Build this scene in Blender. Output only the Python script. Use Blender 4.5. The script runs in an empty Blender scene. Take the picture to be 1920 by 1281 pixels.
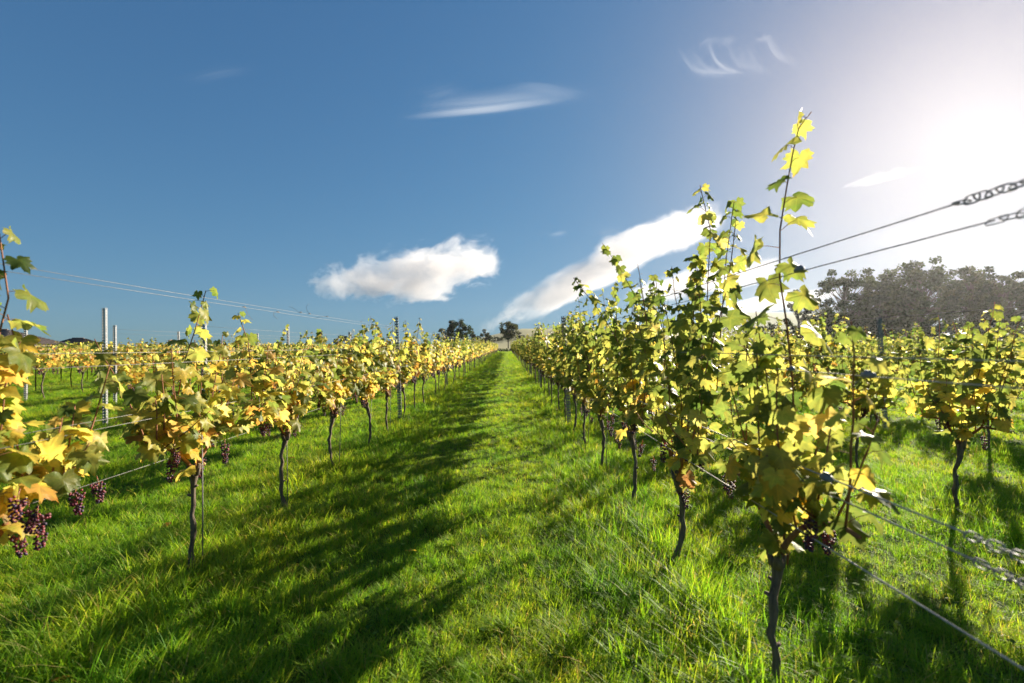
import bpy, math, random
import numpy as np
from mathutils import Vector, Matrix, noise as mnoise
R = math.radians
rnd = random.Random(7)
sc = bpy.context.scene
col = sc.collection

# ------------------------------------------------------------------ camera, sky, sun, exposure
EYE, FPX = 1.45, 870.0                       # eye height (m), focal length in px of the 1920 wide frame
cam_d = bpy.data.cameras.new('camera'); cam = bpy.data.objects.new('camera', cam_d); col.objects.link(cam)
cam.location = (0, 0, EYE)
cam.rotation_euler = (R(90 + 0.50), 0, R(-0.66))
cam_d.sensor_width = 36; cam_d.lens = FPX / 1920 * 36
cam_d.clip_start = .05; cam_d.clip_end = 30000
cam_d.dof.use_dof = True; cam_d.dof.focus_distance = 5.0; cam_d.dof.aperture_fstop = 2.0
sc.camera = cam

SUN_AZ, SUN_EL = R(45.8), R(18.6)             # azimuth to the right of +Y
SDIR = Vector((math.sin(SUN_AZ) * math.cos(SUN_EL), math.cos(SUN_AZ) * math.cos(SUN_EL), math.sin(SUN_EL)))
w = bpy.data.worlds.new('World'); sc.world = w; w.use_nodes = True
nt = w.node_tree; nt.nodes.clear()
N, L = nt.nodes.new, nt.links.new
out = N('ShaderNodeOutputWorld'); bg = N('ShaderNodeBackground'); bg.inputs[1].default_value = .05
sky = N('ShaderNodeTexSky'); sky.sky_type = 'NISHITA'; sky.sun_disc = False
sky.sun_elevation = SUN_EL; sky.sun_rotation = SUN_AZ
sky.air_density = 1.0; sky.dust_density = .12; sky.ozone_density = 3.0; sky.altitude = 60
# wide bright glow painted into the sky round the sun: lens glare, thin haze
tc = N('ShaderNodeTexCoord'); dot = N('ShaderNodeVectorMath'); dot.operation = 'DOT_PRODUCT'
dot.inputs[1].default_value = SDIR
L(tc.outputs['Generated'], dot.inputs[0])
ac = N('ShaderNodeMath'); ac.operation = 'ARCCOSINE'; L(dot.outputs['Value'], ac.inputs[0])
def halo(width, colour, power):
    a = N('ShaderNodeMath'); a.operation = 'DIVIDE'; L(ac.outputs[0], a.inputs[0]); a.inputs[1].default_value = width
    p = N('ShaderNodeMath'); p.operation = 'POWER'; L(a.outputs[0], p.inputs[0]); p.inputs[1].default_value = power
    m = N('ShaderNodeMath'); m.operation = 'MULTIPLY'; L(p.outputs[0], m.inputs[0]); m.inputs[1].default_value = -1
    e = N('ShaderNodeMath'); e.operation = 'EXPONENT'; L(m.outputs[0], e.inputs[0])
    s = N('ShaderNodeVectorMath'); s.operation = 'SCALE'; s.inputs[0].default_value = colour; L(e.outputs[0], s.inputs['Scale'])
    return s
h1 = halo(R(11), (1.55, 1.5, 1.35), 1.35); h2 = halo(R(20), (1.9, .75, .0), 2.0)
hs = N('ShaderNodeVectorMath'); hs.operation = 'ADD'; L(h1.outputs[0], hs.inputs[0]); L(h2.outputs[0], hs.inputs[1])
# the sky's brightness rises more gently towards the horizon than in perfectly clear air; cool white balance
sk1 = N('ShaderNodeVectorMath'); sk1.operation = 'MULTIPLY_ADD'; sk1.inputs[1].default_value = (.28,) * 3; sk1.inputs[2].default_value = (1, 1, 1)
sk2 = N('ShaderNodeVectorMath'); sk2.operation = 'DIVIDE'
L(sky.outputs[0], sk1.inputs[0]); L(sky.outputs[0], sk2.inputs[0]); L(sk1.outputs[0], sk2.inputs[1])
wb = N('ShaderNodeVectorMath'); wb.operation = 'MULTIPLY'; wb.inputs[1].default_value = (.575, .99, 1.385); L(sk2.outputs[0], wb.inputs[0])
ad = N('ShaderNodeVectorMath'); ad.operation = 'ADD'; L(wb.outputs[0], ad.inputs[0]); L(hs.outputs[0], ad.inputs[1])
L(ad.outputs[0], bg.inputs[0]); L(bg.outputs[0], out.inputs[0])

sun_d = bpy.data.lights.new('sun', 'SUN'); sun = bpy.data.objects.new('sun', sun_d); col.objects.link(sun)
sun_d.energy = 5.0; sun_d.angle = R(.53); sun_d.color = (1.0, .89, .72)
sun.rotation_euler = SDIR.to_track_quat('Z', 'Y').to_euler()
sc.view_settings.view_transform = 'Standard'; sc.view_settings.look = 'None'
sc.view_settings.exposure = 1.75; sc.view_settings.gamma = 1; sc.view_settings.use_curve_mapping = False
cy = sc.cycles
cy.use_denoising = True; cy.max_bounces = 8; cy.diffuse_bounces = 3; cy.glossy_bounces = 2
cy.transmission_bounces = 6; cy.transparent_max_bounces = 96; cy.volume_bounces = 3
cy.sample_clamp_indirect = 6; cy.caustics_reflective = False; cy.caustics_refractive = False

# ------------------------------------------------------------------ helpers
def tag(o, label=None, cat=None, group=None, kind=None):
    if label: o['label'] = label
    if cat: o['category'] = cat
    if group: o['group'] = group
    if kind: o['kind'] = kind
    return o

class MB:
    """collects triangles / quads, a colour per face and uv per vertex; build() links one object"""
    def __init__(s): s.v = []; s.f = []; s.c = []; s.uv = []; s.mi = []
    def add(s, vs, fs, c=(1, 1, 1), uv=None, mi=0):
        b = len(s.v); s.v.extend(vs)
        s.uv.extend(uv if uv else [(0, 0)] * len(vs))
        for f in fs: s.f.append([i + b for i in f])
        s.c.extend([c] * len(fs)); s.mi.extend([mi] * len(fs))
    def tube(s, pts, rad, n=6, c=(1, 1, 1), cap=True, closed=False, mi=0):
        pts = [Vector(p) for p in pts]; m = len(pts)
        if not hasattr(rad, '__len__'): rad = [rad] * m
        d0 = (pts[-1] - pts[0]) if not closed else (pts[1] - pts[0])
        d0 = d0.normalized() if d0.length > 1e-6 else Vector((0, 0, 1))
        ref = Vector((1, 0, 0)) if abs(d0.x) < .7 else Vector((0, 1, 0))
        vs = []
        for i, p in enumerate(pts):
            a = pts[(i - 1) % m] if (closed or i > 0) else p
            b = pts[(i + 1) % m] if (closed or i < m - 1) else p
            t = (b - a)
            t = t.normalized() if t.length > 1e-9 else d0
            u = t.cross(ref)
            if u.length < .05: u = t.cross(Vector((0, 0, 1)))
            u.normalize(); v = t.cross(u)
            for k in range(n):
                an = 2 * math.pi * k / n
                vs.append(tuple(p + (u * math.cos(an) + v * math.sin(an)) * rad[i]))
        fs = []
        for i in range(m if closed else m - 1):
            j = (i + 1) % m
            for k in range(n):
                k2 = (k + 1) % n
                fs.append((i * n + k, i * n + k2, j * n + k2, j * n + k))
        if cap and not closed:
            fs.append(tuple(range(n - 1, -1, -1))); fs.append(tuple((m - 1) * n + k for k in range(n)))
        s.add(vs, fs, c, mi=mi)
    def box(s, x0, x1, y0, y1, z0, z1, c=(1, 1, 1), mi=0):
        vs = [(x, y, z) for z in (z0, z1) for y in (y0, y1) for x in (x0, x1)]
        s.add(vs, [(0, 2, 3, 1), (4, 5, 7, 6), (0, 1, 5, 4), (2, 6, 7, 3), (0, 4, 6, 2), (1, 3, 7, 5)], c, mi=mi)
    def mesh(s, name, mats, smooth=True):
        me = bpy.data.meshes.new(name); me.from_pydata(s.v, [], s.f)
        for m in (mats if isinstance(mats, (list, tuple)) else [mats]): me.materials.append(m)
        nl = len(me.loops)
        ca = me.attributes.new('tint', 'FLOAT_COLOR', 'FACE')
        arr = np.ones((len(s.f), 4), np.float32); arr[:, :3] = np.array(s.c, np.float32).reshape(-1, 3)
        ca.data.foreach_set('color', arr.ravel())
        li = np.empty(nl, np.int32); me.loops.foreach_get('vertex_index', li)
        uvl = me.uv_layers.new(name='UVMap')
        uvl.data.foreach_set('uv', np.array(s.uv, np.float32)[li].ravel())
        if len(set(s.mi)) > 1: me.polygons.foreach_set('material_index', np.array(s.mi, np.int32))
        me.polygons.foreach_set('use_smooth', np.full(len(s.f), smooth))
        me.update(); return me
    def build(s, name, mats, parent=None, smooth=True):
        return link(name, s.mesh(name, mats, smooth), parent)

def link(name, me, parent=None):
    o = bpy.data.objects.new(name, me); col.objects.link(o)
    if parent is not None: o.parent = parent
    return o
def empty(name, loc):
    o = bpy.data.objects.new(name, None); o.location = loc; o.empty_display_size = .1
    col.objects.link(o); return o
def copy_of(o, parent=None):
    c = o.copy(); col.objects.link(c)
    c.parent = parent
    return c
def P(px, py, y):
    """point of the place seen at (px, py) of the 1920 px photograph at depth y"""
    return Vector(((px - 950) / FPX * y, y, EYE + (648 - py) / FPX * y))

def gz(x, y):
    """ground height"""
    d = math.hypot(x, y)
    a = .030 * mnoise.noise(Vector((x * .55, y * .55, 3.1))) + .022 * mnoise.noise(Vector((x * 1.7, y * 1.7, 8.3)))
    k = max(0, 1 - min(abs(x - LEFT_X), abs(x - RIGHT_X)) / .8)
    a += k * (.03 + .055 * mnoise.noise(Vector((x * 1.3, y * 1.1, 21.0))))
    return a

# ------------------------------------------------------------------ materials
def mat(name):
    m = bpy.data.materials.new(name); m.use_nodes = True
    t = m.node_tree; t.nodes.clear()
    return m, t, t.nodes.new, t.links.new
def rampnode(t, fac, stops):
    r = t.nodes.new('ShaderNodeValToRGB'); e = r.color_ramp.elements
    while len(e) < len(stops): e.new(.5)
    for k, (p, c) in enumerate(stops): e[k].position = p; e[k].color = (*c, 1)
    if fac is not None: t.links.new(fac, r.inputs[0])
    return r
def noise_n(t, scale, detail=3, vec=None, rough=.55, dist=0):
    n = t.nodes.new('ShaderNodeTexNoise'); n.inputs['Scale'].default_value = scale
    n.inputs['Detail'].default_value = detail; n.inputs['Roughness'].default_value = rough
    n.inputs['Distortion'].default_value = dist
    if vec is not None: t.links.new(vec, n.inputs['Vector'])
    return n
def mixc(t, a, b, fac, mode='MIX'):
    m = t.nodes.new('ShaderNodeMix'); m.data_type = 'RGBA'; m.blend_type = mode
    for s, v in ((m.inputs[6], a), (m.inputs[7], b), (m.inputs[0], fac)):
        if hasattr(v, 'node'): t.links.new(v, s)
        elif isinstance(v, tuple): s.default_value = (*v, 1)
        else: s.default_value = v
    return m.outputs[2]
def math_n(t, op, a, b=None):
    m = t.nodes.new('ShaderNodeMath'); m.operation = op
    for s, v in ((m.inputs[0], a), (m.inputs[1], b)):
        if v is None: continue
        if hasattr(v, 'node'): t.links.new(v, s)
        else: s.default_value = v
    return m.outputs[0]

def foliage_mat(name, transl=.45, veins=True, spec=.35, rough=.45, gain=1.0, tr_gain=1.35, nscale=40):
    m, t, N, L = mat(name)
    o = N('ShaderNodeOutputMaterial')
    at = N('ShaderNodeAttribute'); at.attribute_name = 'tint'
    oi = N('ShaderNodeObjectInfo')
    c = mixc(t, at.outputs['Color'], oi.outputs['Color'], 1.0, 'MULTIPLY')
    ge = N('ShaderNodeNewGeometry')
    nz = noise_n(t, nscale, 3, ge.outputs['Position'])
    v = rampnode(t, nz.outputs[0], [(.3, (.78, .80, .8)), (.7, (1.16, 1.12, 1.0))])
    c = mixc(t, c, v.outputs[0], 1.0, 'MULTIPLY')
    nb = noise_n(t, nscale * .45, 2, ge.outputs['Position'])
    v2 = rampnode(t, nb.outputs[0], [(.32, (.82, 1.0, .9)), (.5, (1, 1, 1)), (.72, (1.15, 1.03, .95))])
    c = mixc(t, c, v2.outputs[0], 1.0, 'MULTIPLY')
    c = mixc(t, c, (gain, gain, gain), 1.0, 'MULTIPLY')
    if veins:
        uvn = N('ShaderNodeUVMap'); sp = N('ShaderNodeSeparateXYZ'); L(uvn.outputs[0], sp.inputs[0])
        ux, uy = sp.outputs[0], sp.outputs[1]
        best = None
        for ang in (0, 54, -54, 108, -108):
            dx, dy = math.sin(R(ang)), math.cos(R(ang))
            al = math_n(t, 'ADD', math_n(t, 'MULTIPLY', ux, dx), math_n(t, 'MULTIPLY', uy, dy))
            cr = math_n(t, 'ABSOLUTE', math_n(t, 'SUBTRACT', math_n(t, 'MULTIPLY', ux, dy), math_n(t, 'MULTIPLY', uy, dx)))
            neg = math_n(t, 'MULTIPLY', math_n(t, 'LESS_THAN', al, 0.0), 9.0)
            d = math_n(t, 'ADD', cr, neg)
            best = d if best is None else math_n(t, 'MINIMUM', best, d)
        vm = rampnode(t, best, [(.0, (1, 1, 1)), (.035, (0, 0, 0))])
        c = mixc(t, c, mixc(t, c, (1.35, 1.25, 1.1), 1.0, 'MULTIPLY'), vm.outputs[0])
        # dry, browned rims on part of the leaves
        rr = N('ShaderNodeVectorMath'); rr.operation = 'LENGTH'; L(uvn.outputs[0], rr.inputs[0])
        n2 = noise_n(t, 14, 2, ge.outputs['Position'])
        e = math_n(t, 'ADD', rr.outputs['Value'], math_n(t, 'MULTIPLY', n2.outputs[0], .9))
        em = rampnode(t, e, [(1.22, (0, 0, 0)), (1.42, (1, 1, 1))]) if False else rampnode(t, math_n(t, 'MULTIPLY', e, .5), [(.66, (0, 0, 0)), (.74, (.6, .6, .6))])
        c = mixc(t, c, mixc(t, c, (.95, .52, .35), 1.0, 'MULTIPLY'), em.outputs[0])
    p = N('ShaderNodeBsdfPrincipled'); L(c, p.inputs['Base Color'])
    p.inputs['Roughness'].default_value = rough
    p.inputs['Specular IOR Level'].default_value = spec
    tb = N('ShaderNodeBsdfTranslucent')
    L(mixc(t, c, (tr_gain, tr_gain * .98, tr_gain * .95), 1.0, 'MULTIPLY'), tb.inputs[0])
    mx = N('ShaderNodeMixShader'); mx.inputs[0].default_value = transl
    L(p.outputs[0], mx.inputs[1]); L(tb.outputs[0], mx.inputs[2]); L(mx.outputs[0], o.inputs[0])
    bp = N('ShaderNodeBump'); bp.inputs['Strength'].default_value = .25; bp.inputs['Distance'].default_value = .01
    L(nz.outputs[0], bp.inputs['Height']); L(bp.outputs[0], p.inputs['Normal'])
    return m
M = {}
M['leaf'] = foliage_mat('vine_leaf', .62, True, spec=.25, tr_gain=1.35, gain=1.0)
M['leaf_far'] = foliage_mat('vine_leaf_plain', .62, False, spec=.25, tr_gain=1.35, gain=1.0)
M['tree_leaf'] = foliage_mat('tree_leaf', .3, False, .2, .6, nscale=1.5)

def bark_mat(name, c1, c2, scale=30, stretch=.12, bump=.6, dist=.02):
    m, t, N, L = mat(name); o = N('ShaderNodeOutputMaterial'); p = N('ShaderNodeBsdfPrincipled')
    tc = N('ShaderNodeTexCoord'); mp = N('ShaderNodeMapping'); L(tc.outputs['Object'], mp.inputs[0])
    mp.inputs['Scale'].default_value = (1, 1, stretch)
    nz = noise_n(t, scale, 6, mp.outputs[0], .7, .4)
    r = rampnode(t, nz.outputs[0], [(.3, c1), (.72, c2)])
    L(r.outputs[0], p.inputs['Base Color']); p.inputs['Roughness'].default_value = .9
    b = N('ShaderNodeBump'); b.inputs['Strength'].default_value = bump; b.inputs['Distance'].default_value = dist
    L(nz.outputs[0], b.inputs['Height']); L(b.outputs[0], p.inputs['Normal']); L(p.outputs[0], o.inputs[0])
    return m
M['bark'] = bark_mat('vine_bark', (.045, .032, .023), (.21, .155, .105), 60)
M['shoot'] = bark_mat('shoot_wood', (.16, .06, .028), (.30, .13, .06), 40, .3, .2, .003)
M['tree_bark'] = bark_mat('tree_bark', (.03, .025, .02), (.10, .08, .06), 3, .2, .5, .1)

def metal_mat(name, c, rough=.45, metallic=.75, spot=30):
    m, t, N, L = mat(name); o = N('ShaderNodeOutputMaterial'); p = N('ShaderNodeBsdfPrincipled')
    tc = N('ShaderNodeTexCoord'); nz = noise_n(t, spot, 5, tc.outputs['Object'])
    r = rampnode(t, nz.outputs[0], [(.3, tuple(k * .6 for k in c)), (.7, c)])
    L(r.outputs[0], p.inputs['Base Color']); p.inputs['Metallic'].default_value = metallic
    rr = rampnode(t, nz.outputs[0], [(.3, (rough + .2,) * 3), (.7, (rough,) * 3)])
    L(rr.outputs[0], p.inputs['Roughness']); L(p.outputs[0], o.inputs[0]); return m
M['galv'] = metal_mat('galvanised_steel', (.25, .25, .255), .55, .3)
M['wire'] = metal_mat('wire_steel', (.22, .21, .20), .5, .4, 60)
M['sunlit_wire'] = metal_mat('sunlit_wire_steel', (.48, .44, .40), .5, .4, 60)  # same wire steel, lightened: sunlight painted into the right row's wires
M['plastic'] = metal_mat('blue_plastic', (.15, .19, .25), .4, 0, 20)
M['end_wood'] = bark_mat('post_wood', (.12, .09, .06), (.26, .20, .14), 12, .06, .4, .01)

m, t, N, L = mat('grape_skin'); M['grape'] = m
o = N('ShaderNodeOutputMaterial'); p = N('ShaderNodeBsdfPrincipled'); ge = N('ShaderNodeNewGeometry')
nz = noise_n(t, 35, 2, ge.outputs['Position']); nb = noise_n(t, 180, 3, ge.outputs['Position'])
at = N('ShaderNodeAttribute'); at.attribute_name = 'tint'
r = rampnode(t, nb.outputs[0], [(.42, (.75, .7, .8)), (.68, (1.9, 2.2, 2.7))])
L(mixc(t, at.outputs['Color'], r.outputs[0], 1.0, 'MULTIPLY'), p.inputs['Base Color'])
p.inputs['Roughness'].default_value = .5; p.inputs['Specular IOR Level'].default_value = .35; p.inputs['Subsurface Weight'].default_value = .6
p.inputs['Subsurface Radius'].default_value = (.012, .003, .003); p.inputs['Subsurface Scale'].default_value = 1
L(p.outputs[0], o.inputs[0])

# ------------------------------------------------------------------ ground
LEFT_X, RIGHT_X = -1.94, 1.07
ROWS_R = [3.92, 6.45, 9.05, 11.65, 14.25, 16.85, 19.5, 22.1, 24.7]
ROWS_L = [-4.7, -7.2, -9.8, -12.4, -15.0, -17.6, -20.2, -22.8, -25.4, -28, -30.6, -33.2]
ALL_ROWS = [LEFT_X, RIGHT_X] + ROWS_R + ROWS_L
def row_near(x):
    return min(abs(x - r) for r in ALL_ROWS)

def axis(segs):
    a = [segs[0][0]]
    for s0, s1, st in segs:
        n = max(1, int(round((s1 - s0) / st))); a += [s0 + (s1 - s0) * k / n for k in range(1, n + 1)]
    return a
def sheet(name, xs, ys, hf, mat_, z=0):
    nx, ny = len(xs), len(ys)
    vs = [(x, y, hf(x, y) + z) for y in ys for x in xs]
    fs = [(j * nx + i, j * nx + i + 1, (j + 1) * nx + i + 1, (j + 1) * nx + i) for j in range(ny - 1) for i in range(nx - 1)]
    me = bpy.data.meshes.new(name); me.from_pydata(vs, [], fs); me.materials.append(mat_)
    me.polygons.foreach_set('use_smooth', np.full(len(fs), True)); me.update()
    return link(name, me)
m, t, N, L = mat('turf'); M['turf'] = m
o = N('ShaderNodeOutputMaterial'); p = N('ShaderNodeBsdfPrincipled'); ge = N('ShaderNodeNewGeometry')
n1 = noise_n(t, .9, 4, ge.outputs['Position']); n2 = noise_n(t, 45, 4, ge.outputs['Position'], .7)
c1 = rampnode(t, n1.outputs[0], [(.35, (.07, .115, .014)), (.65, (.11, .15, .02))])
c2 = rampnode(t, n2.outputs[0], [(.3, (.55, .55, .5)), (.7, (1.25, 1.25, 1.1))])
L(mixc(t, c1.outputs[0], c2.outputs[0], 1.0, 'MULTIPLY'), p.inputs['Base Color']); p.inputs['Roughness'].default_value = .95
p.inputs['Specular IOR Level'].default_value = .1
b = N('ShaderNodeBump'); b.inputs['Strength'].default_value = .8; b.inputs['Distance'].default_value = .04
L(n2.outputs[0], b.inputs['Height']); L(b.outputs[0], p.inputs['Normal']); L(p.outputs[0], o.inputs[0])
gx = axis([(-540, -60, 40), (-60, -12, 3), (-12, 12, .3), (12, 60, 3), (60, 540, 40)])
gy = axis([(-110, -10, 20), (-10, 0, 2), (0, 16, .3), (16, 60, 1.5), (60, 140, 5), (140, 540, 50)])
ground = sheet('ground', gx, gy, gz, M['turf'])
tag(ground, 'flat grass covered vineyard ground under all the rows', 'ground', kind='structure')

# distant rising fields
m, t, N, L = mat('field'); M['field'] = m
o = N('ShaderNodeOutputMaterial'); p = N('ShaderNodeBsdfPrincipled'); ge = N('ShaderNodeNewGeometry')
sx = N('ShaderNodeSeparateXYZ'); L(ge.outputs['Position'], sx.inputs[0])
n1 = noise_n(t, .02, 4, ge.outputs['Position']); n2 = noise_n(t, .5, 4, ge.outputs['Position'])
at = N('ShaderNodeAttribute'); at.attribute_name = 'tint'
c2 = rampnode(t, n2.outputs[0], [(.3, (.8, .8, .8)), (.7, (1.15, 1.15, 1.1))])
L(mixc(t, at.outputs['Color'], c2.outputs[0], 1.0, 'MULTIPLY'), p.inputs['Base Color']); p.inputs['Roughness'].default_value = 1
L(p.outputs[0], o.inputs[0])
def hill(name, xs, y0, y1, prof, c, label):
    """a rising field from y0 (ground level) up to its crest at y1; prof(x) is the crest height"""
    mb = MB(); n = 10; grid = []
    for j in range(n + 3):
        k = j / n; y = y0 + (y1 - y0) * k
        for x in xs:
            h = prof(x) * (3 * min(k, 1) ** 2 - 2 * min(k, 1) ** 3) - .6 * (1 - min(k, 1)) - max(0, k - 1) * 8
            grid.append((x * (y / y1), y, h + .5 * mnoise.noise(Vector((x * .02, y * .02, 0)))))
    nx = len(xs)
    mb.add(grid, [(j * nx + i, j * nx + i + 1, (j + 1) * nx + i + 1, (j + 1) * nx + i) for j in range(n + 2) for i in range(nx - 1)], c)
    o = mb.build(name, M['field']); tag(o, label, 'hill', kind='structure'); return o
hill('field_hill', axis([(-60, 160, 8)]), 150, 330, lambda x: 13.5 * max(0, min(1, (x + 50) / 60)) * max(0, min(1, (170 - x) / 60)), (.19, .18, .06),
     'pale straw coloured field rising behind the end of the path')
hill('pasture_hill', axis([(110, 420, 12)]), 200, 420, lambda x: 31 * max(0, min(1, (x - 110) / 90)) * max(0, min(1, (430 - x) / 80)), (.09, .13, .03),
     'green pasture hill rising behind the dark hedge on the right')

# ------------------------------------------------------------------ grass (stuff)
def blade(mb, x, y, h, wd, az, lean, c):
    dx, dy = math.cos(az), math.sin(az); px, py = -dy, dx
    vs = []
    for k, (f, ww) in enumerate(((0, 1), (.4, .85), (.75, .55), (1, 0))):
        off = lean * h * f ** 1.8; z = h * f * (1 - .25 * lean * f)
        cx, cy = x + dx * off, y + dy * off
        if ww > 0: vs += [(cx - px * wd * ww, cy - py * wd * ww, z), (cx + px * wd * ww, cy + py * wd * ww, z)]
        else: vs.append((cx, cy, z))
    mb.add(vs, [(0, 1, 3, 2), (2, 3, 5, 4), (4, 5, 6)], c)
m, t, N, L = mat('grass_blade'); M['grass'] = m
o = N('ShaderNodeOutputMaterial'); p = N('ShaderNodeBsdfPrincipled'); ge = N('ShaderNodeNewGeometry')
at = N('ShaderNodeAttribute'); at.attribute_name = 'tint'
oi = N('ShaderNodeObjectInfo')
n1 = noise_n(t, .7, 3, ge.outputs['Position']); n2 = noise_n(t, 3.0, 3, ge.outputs['Position'])
c1 = rampnode(t, n1.outputs[0], [(.34, (.72, .92, .8)), (.68, (1.28, 1.08, .9))])
c2 = rampnode(t, n2.outputs[0], [(.3, (.75, .85, .8)), (.72, (1.25, 1.12, 1.0))])
c3 = rampnode(t, oi.outputs['Random'], [(0, (.8, .88, .8)), (1, (1.2, 1.1, 1.0))])
c = mixc(t, at.outputs['Color'], c1.outputs[0], 1.0, 'MULTIPLY'); c = mixc(t, c, c2.outputs[0], 1.0, 'MULTIPLY')
c = mixc(t, c, c3.outputs[0], 1.0, 'MULTIPLY')
L(c, p.inputs['Base Color']); p.inputs['Roughness'].default_value = .55; p.inputs['Specular IOR Level'].default_value = .22
tb = N('ShaderNodeBsdfTranslucent'); L(mixc(t, c, (1.9, 1.75, 1.0), 1.0, 'MULTIPLY'), tb.inputs[0])
mx = N('ShaderNodeMixShader'); mx.inputs[0].default_value = .55
L(p.outputs[0], mx.inputs[1]); L(tb.outputs[0], mx.inputs[2]); L(mx.outputs[0], o.inputs[0])
GREENS = [(.16, .30, .022), (.18, .32, .024), (.12, .25, .022), (.21, .33, .03), (.24, .335, .035)]
STRAW = [(.30, .27, .10), (.36, .31, .14)]
tufts = bpy.data.collections.new('grass_sources')
rg = random.Random(3)
for k in range(8):
    mb = MB(); longish = k >= 6
    for _ in range(34 if not longish else 40):
        a = rg.uniform(0, 6.283); r_ = .085 * math.sqrt(rg.random()) * (.7 if longish else 1)
        h = rg.uniform(.035, .085) if not longish else rg.uniform(.07, .15)
        c = rg.choice(STRAW) if rg.random() < .05 else rg.choice(GREENS)
        blade(mb, math.cos(a) * r_, math.sin(a) * r_, h, rg.uniform(.0012, .0025), a + rg.uniform(-1.6, 1.6), rg.uniform(.25, 1.25), c)
    ob = bpy.data.objects.new('grass_tuft', mb.mesh('grass_tuft', M['grass'], False)); tufts.objects.link(ob)

def grass_sheet():
    xs = axis([(-60, -14, 2), (-14, 14, .35), (14, 60, 2)]); ys = axis([(.6, 14, .35), (14, 40, 1), (40, 112, 4)])
    nx, ny = len(xs), len(ys)
    vs = [(x, y, gz(x, y)) for y in ys for x in xs]; fs = []
    for j in range(ny - 1):
        for i in range(nx - 1):
            x, y = xs[i], ys[j]
            if abs(x) < y * 1.22 + 2.2: fs.append((j * nx + i, j * nx + i + 1, (j + 1) * nx + i + 1, (j + 1) * nx + i))
    me = bpy.data.meshes.new('grass'); me.from_pydata(vs, [], fs); me.materials.append(M['grass'])
    dens = np.zeros(len(vs), np.float32); hgt = np.zeros(len(vs), np.float32)
    for k, (x, y, z) in enumerate(vs):
        d = math.hypot(x, y)
        r = row_near(x); nn = mnoise.noise(Vector((x * .9, y * .9, 1.7))); n2 = mnoise.noise(Vector((x * 2.3, y * 2.3, 4.4)))
        near = max(0, 1 - r / .75)
        dens[k] = 360 * min(1, (3.2 / max(d, 1)) ** 1.25)
        h = .72 + .62 * near + .30 * nn + .38 * n2 * (0.4 + near)
        if abs(x + .35) < .45: h *= .92
        hgt[k] = max(.45, h) * (1 + min(d, 60) * .013)
    me.attributes.new('dens', 'FLOAT', 'POINT').data.foreach_set('value', dens)
    me.attributes.new('hgt', 'FLOAT', 'POINT').data.foreach_set('value', hgt)
    me.update()
    o = link('grass', me)
    ng = bpy.data.node_groups.new('grass_scatter', 'GeometryNodeTree')
    ng.interface.new_socket('Geometry', in_out='INPUT', socket_type='NodeSocketGeometry')
    ng.interface.new_socket('Geometry', in_out='OUTPUT', socket_type='NodeSocketGeometry')
    N, L = ng.nodes.new, ng.links.new
    gi, go = N('NodeGroupInput'), N('NodeGroupOutput')
    dp = N('GeometryNodeDistributePointsOnFaces'); ip = N('GeometryNodeInstanceOnPoints'); ci = N('GeometryNodeCollectionInfo')
    ci.inputs['Collection'].default_value = tufts; ci.inputs['Separate Children'].default_value = True; ci.inputs['Reset Children'].default_value = True
    na = N('GeometryNodeInputNamedAttribute'); na.data_type = 'FLOAT'; na.inputs['Name'].default_value = 'dens'
    nh = N('GeometryNodeInputNamedAttribute'); nh.data_type = 'FLOAT'; nh.inputs['Name'].default_value = 'hgt'
    L(gi.outputs[0], dp.inputs['Mesh']); L(na.outputs['Attribute'], dp.inputs['Density']); dp.inputs['Seed'].default_value = 4
    L(dp.outputs['Points'], ip.inputs['Points']); L(ci.outputs[0], ip.inputs['Instance']); ip.inputs['Pick Instance'].default_value = True
    rv = N('FunctionNodeRandomValue'); rv.data_type = 'FLOAT_VECTOR'
    rv.inputs['Min'].default_value = (-.12, -.12, 0); rv.inputs['Max'].default_value = (.12, .12, 6.283)
    L(rv.outputs['Value'], ip.inputs['Rotation'])
    rs = N('FunctionNodeRandomValue'); rs.data_type = 'FLOAT'; rs.inputs['Min'].default_value = .75; rs.inputs['Max'].default_value = 1.3
    for s in rs.inputs:
        if s.name == 'Seed': s.default_value = 9
    mu = N('ShaderNodeMath'); mu.operation = 'MULTIPLY'
    fo = [s for s in rs.outputs if s.enabled][0]
    L(fo, mu.inputs[0]); L(nh.outputs['Attribute'], mu.inputs[1])
    cx = N('ShaderNodeCombineXYZ'); sq = N('ShaderNodeMath'); sq.operation = 'POWER'; sq.inputs[1].default_value = .6
    L(mu.outputs[0], sq.inputs[0])
    L(sq.outputs[0], cx.inputs[0]); L(sq.outputs[0], cx.inputs[1]); L(mu.outputs[0], cx.inputs[2])
    L(cx.outputs[0], ip.inputs['Scale'])
    L(ip.outputs[0], go.inputs[0])
    o.modifiers.new('scatter', 'NODES').node_group = ng
    tag(o, 'lush uneven green grass covering the aisles between the rows', 'grass', kind='stuff')
grass_sheet()

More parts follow.
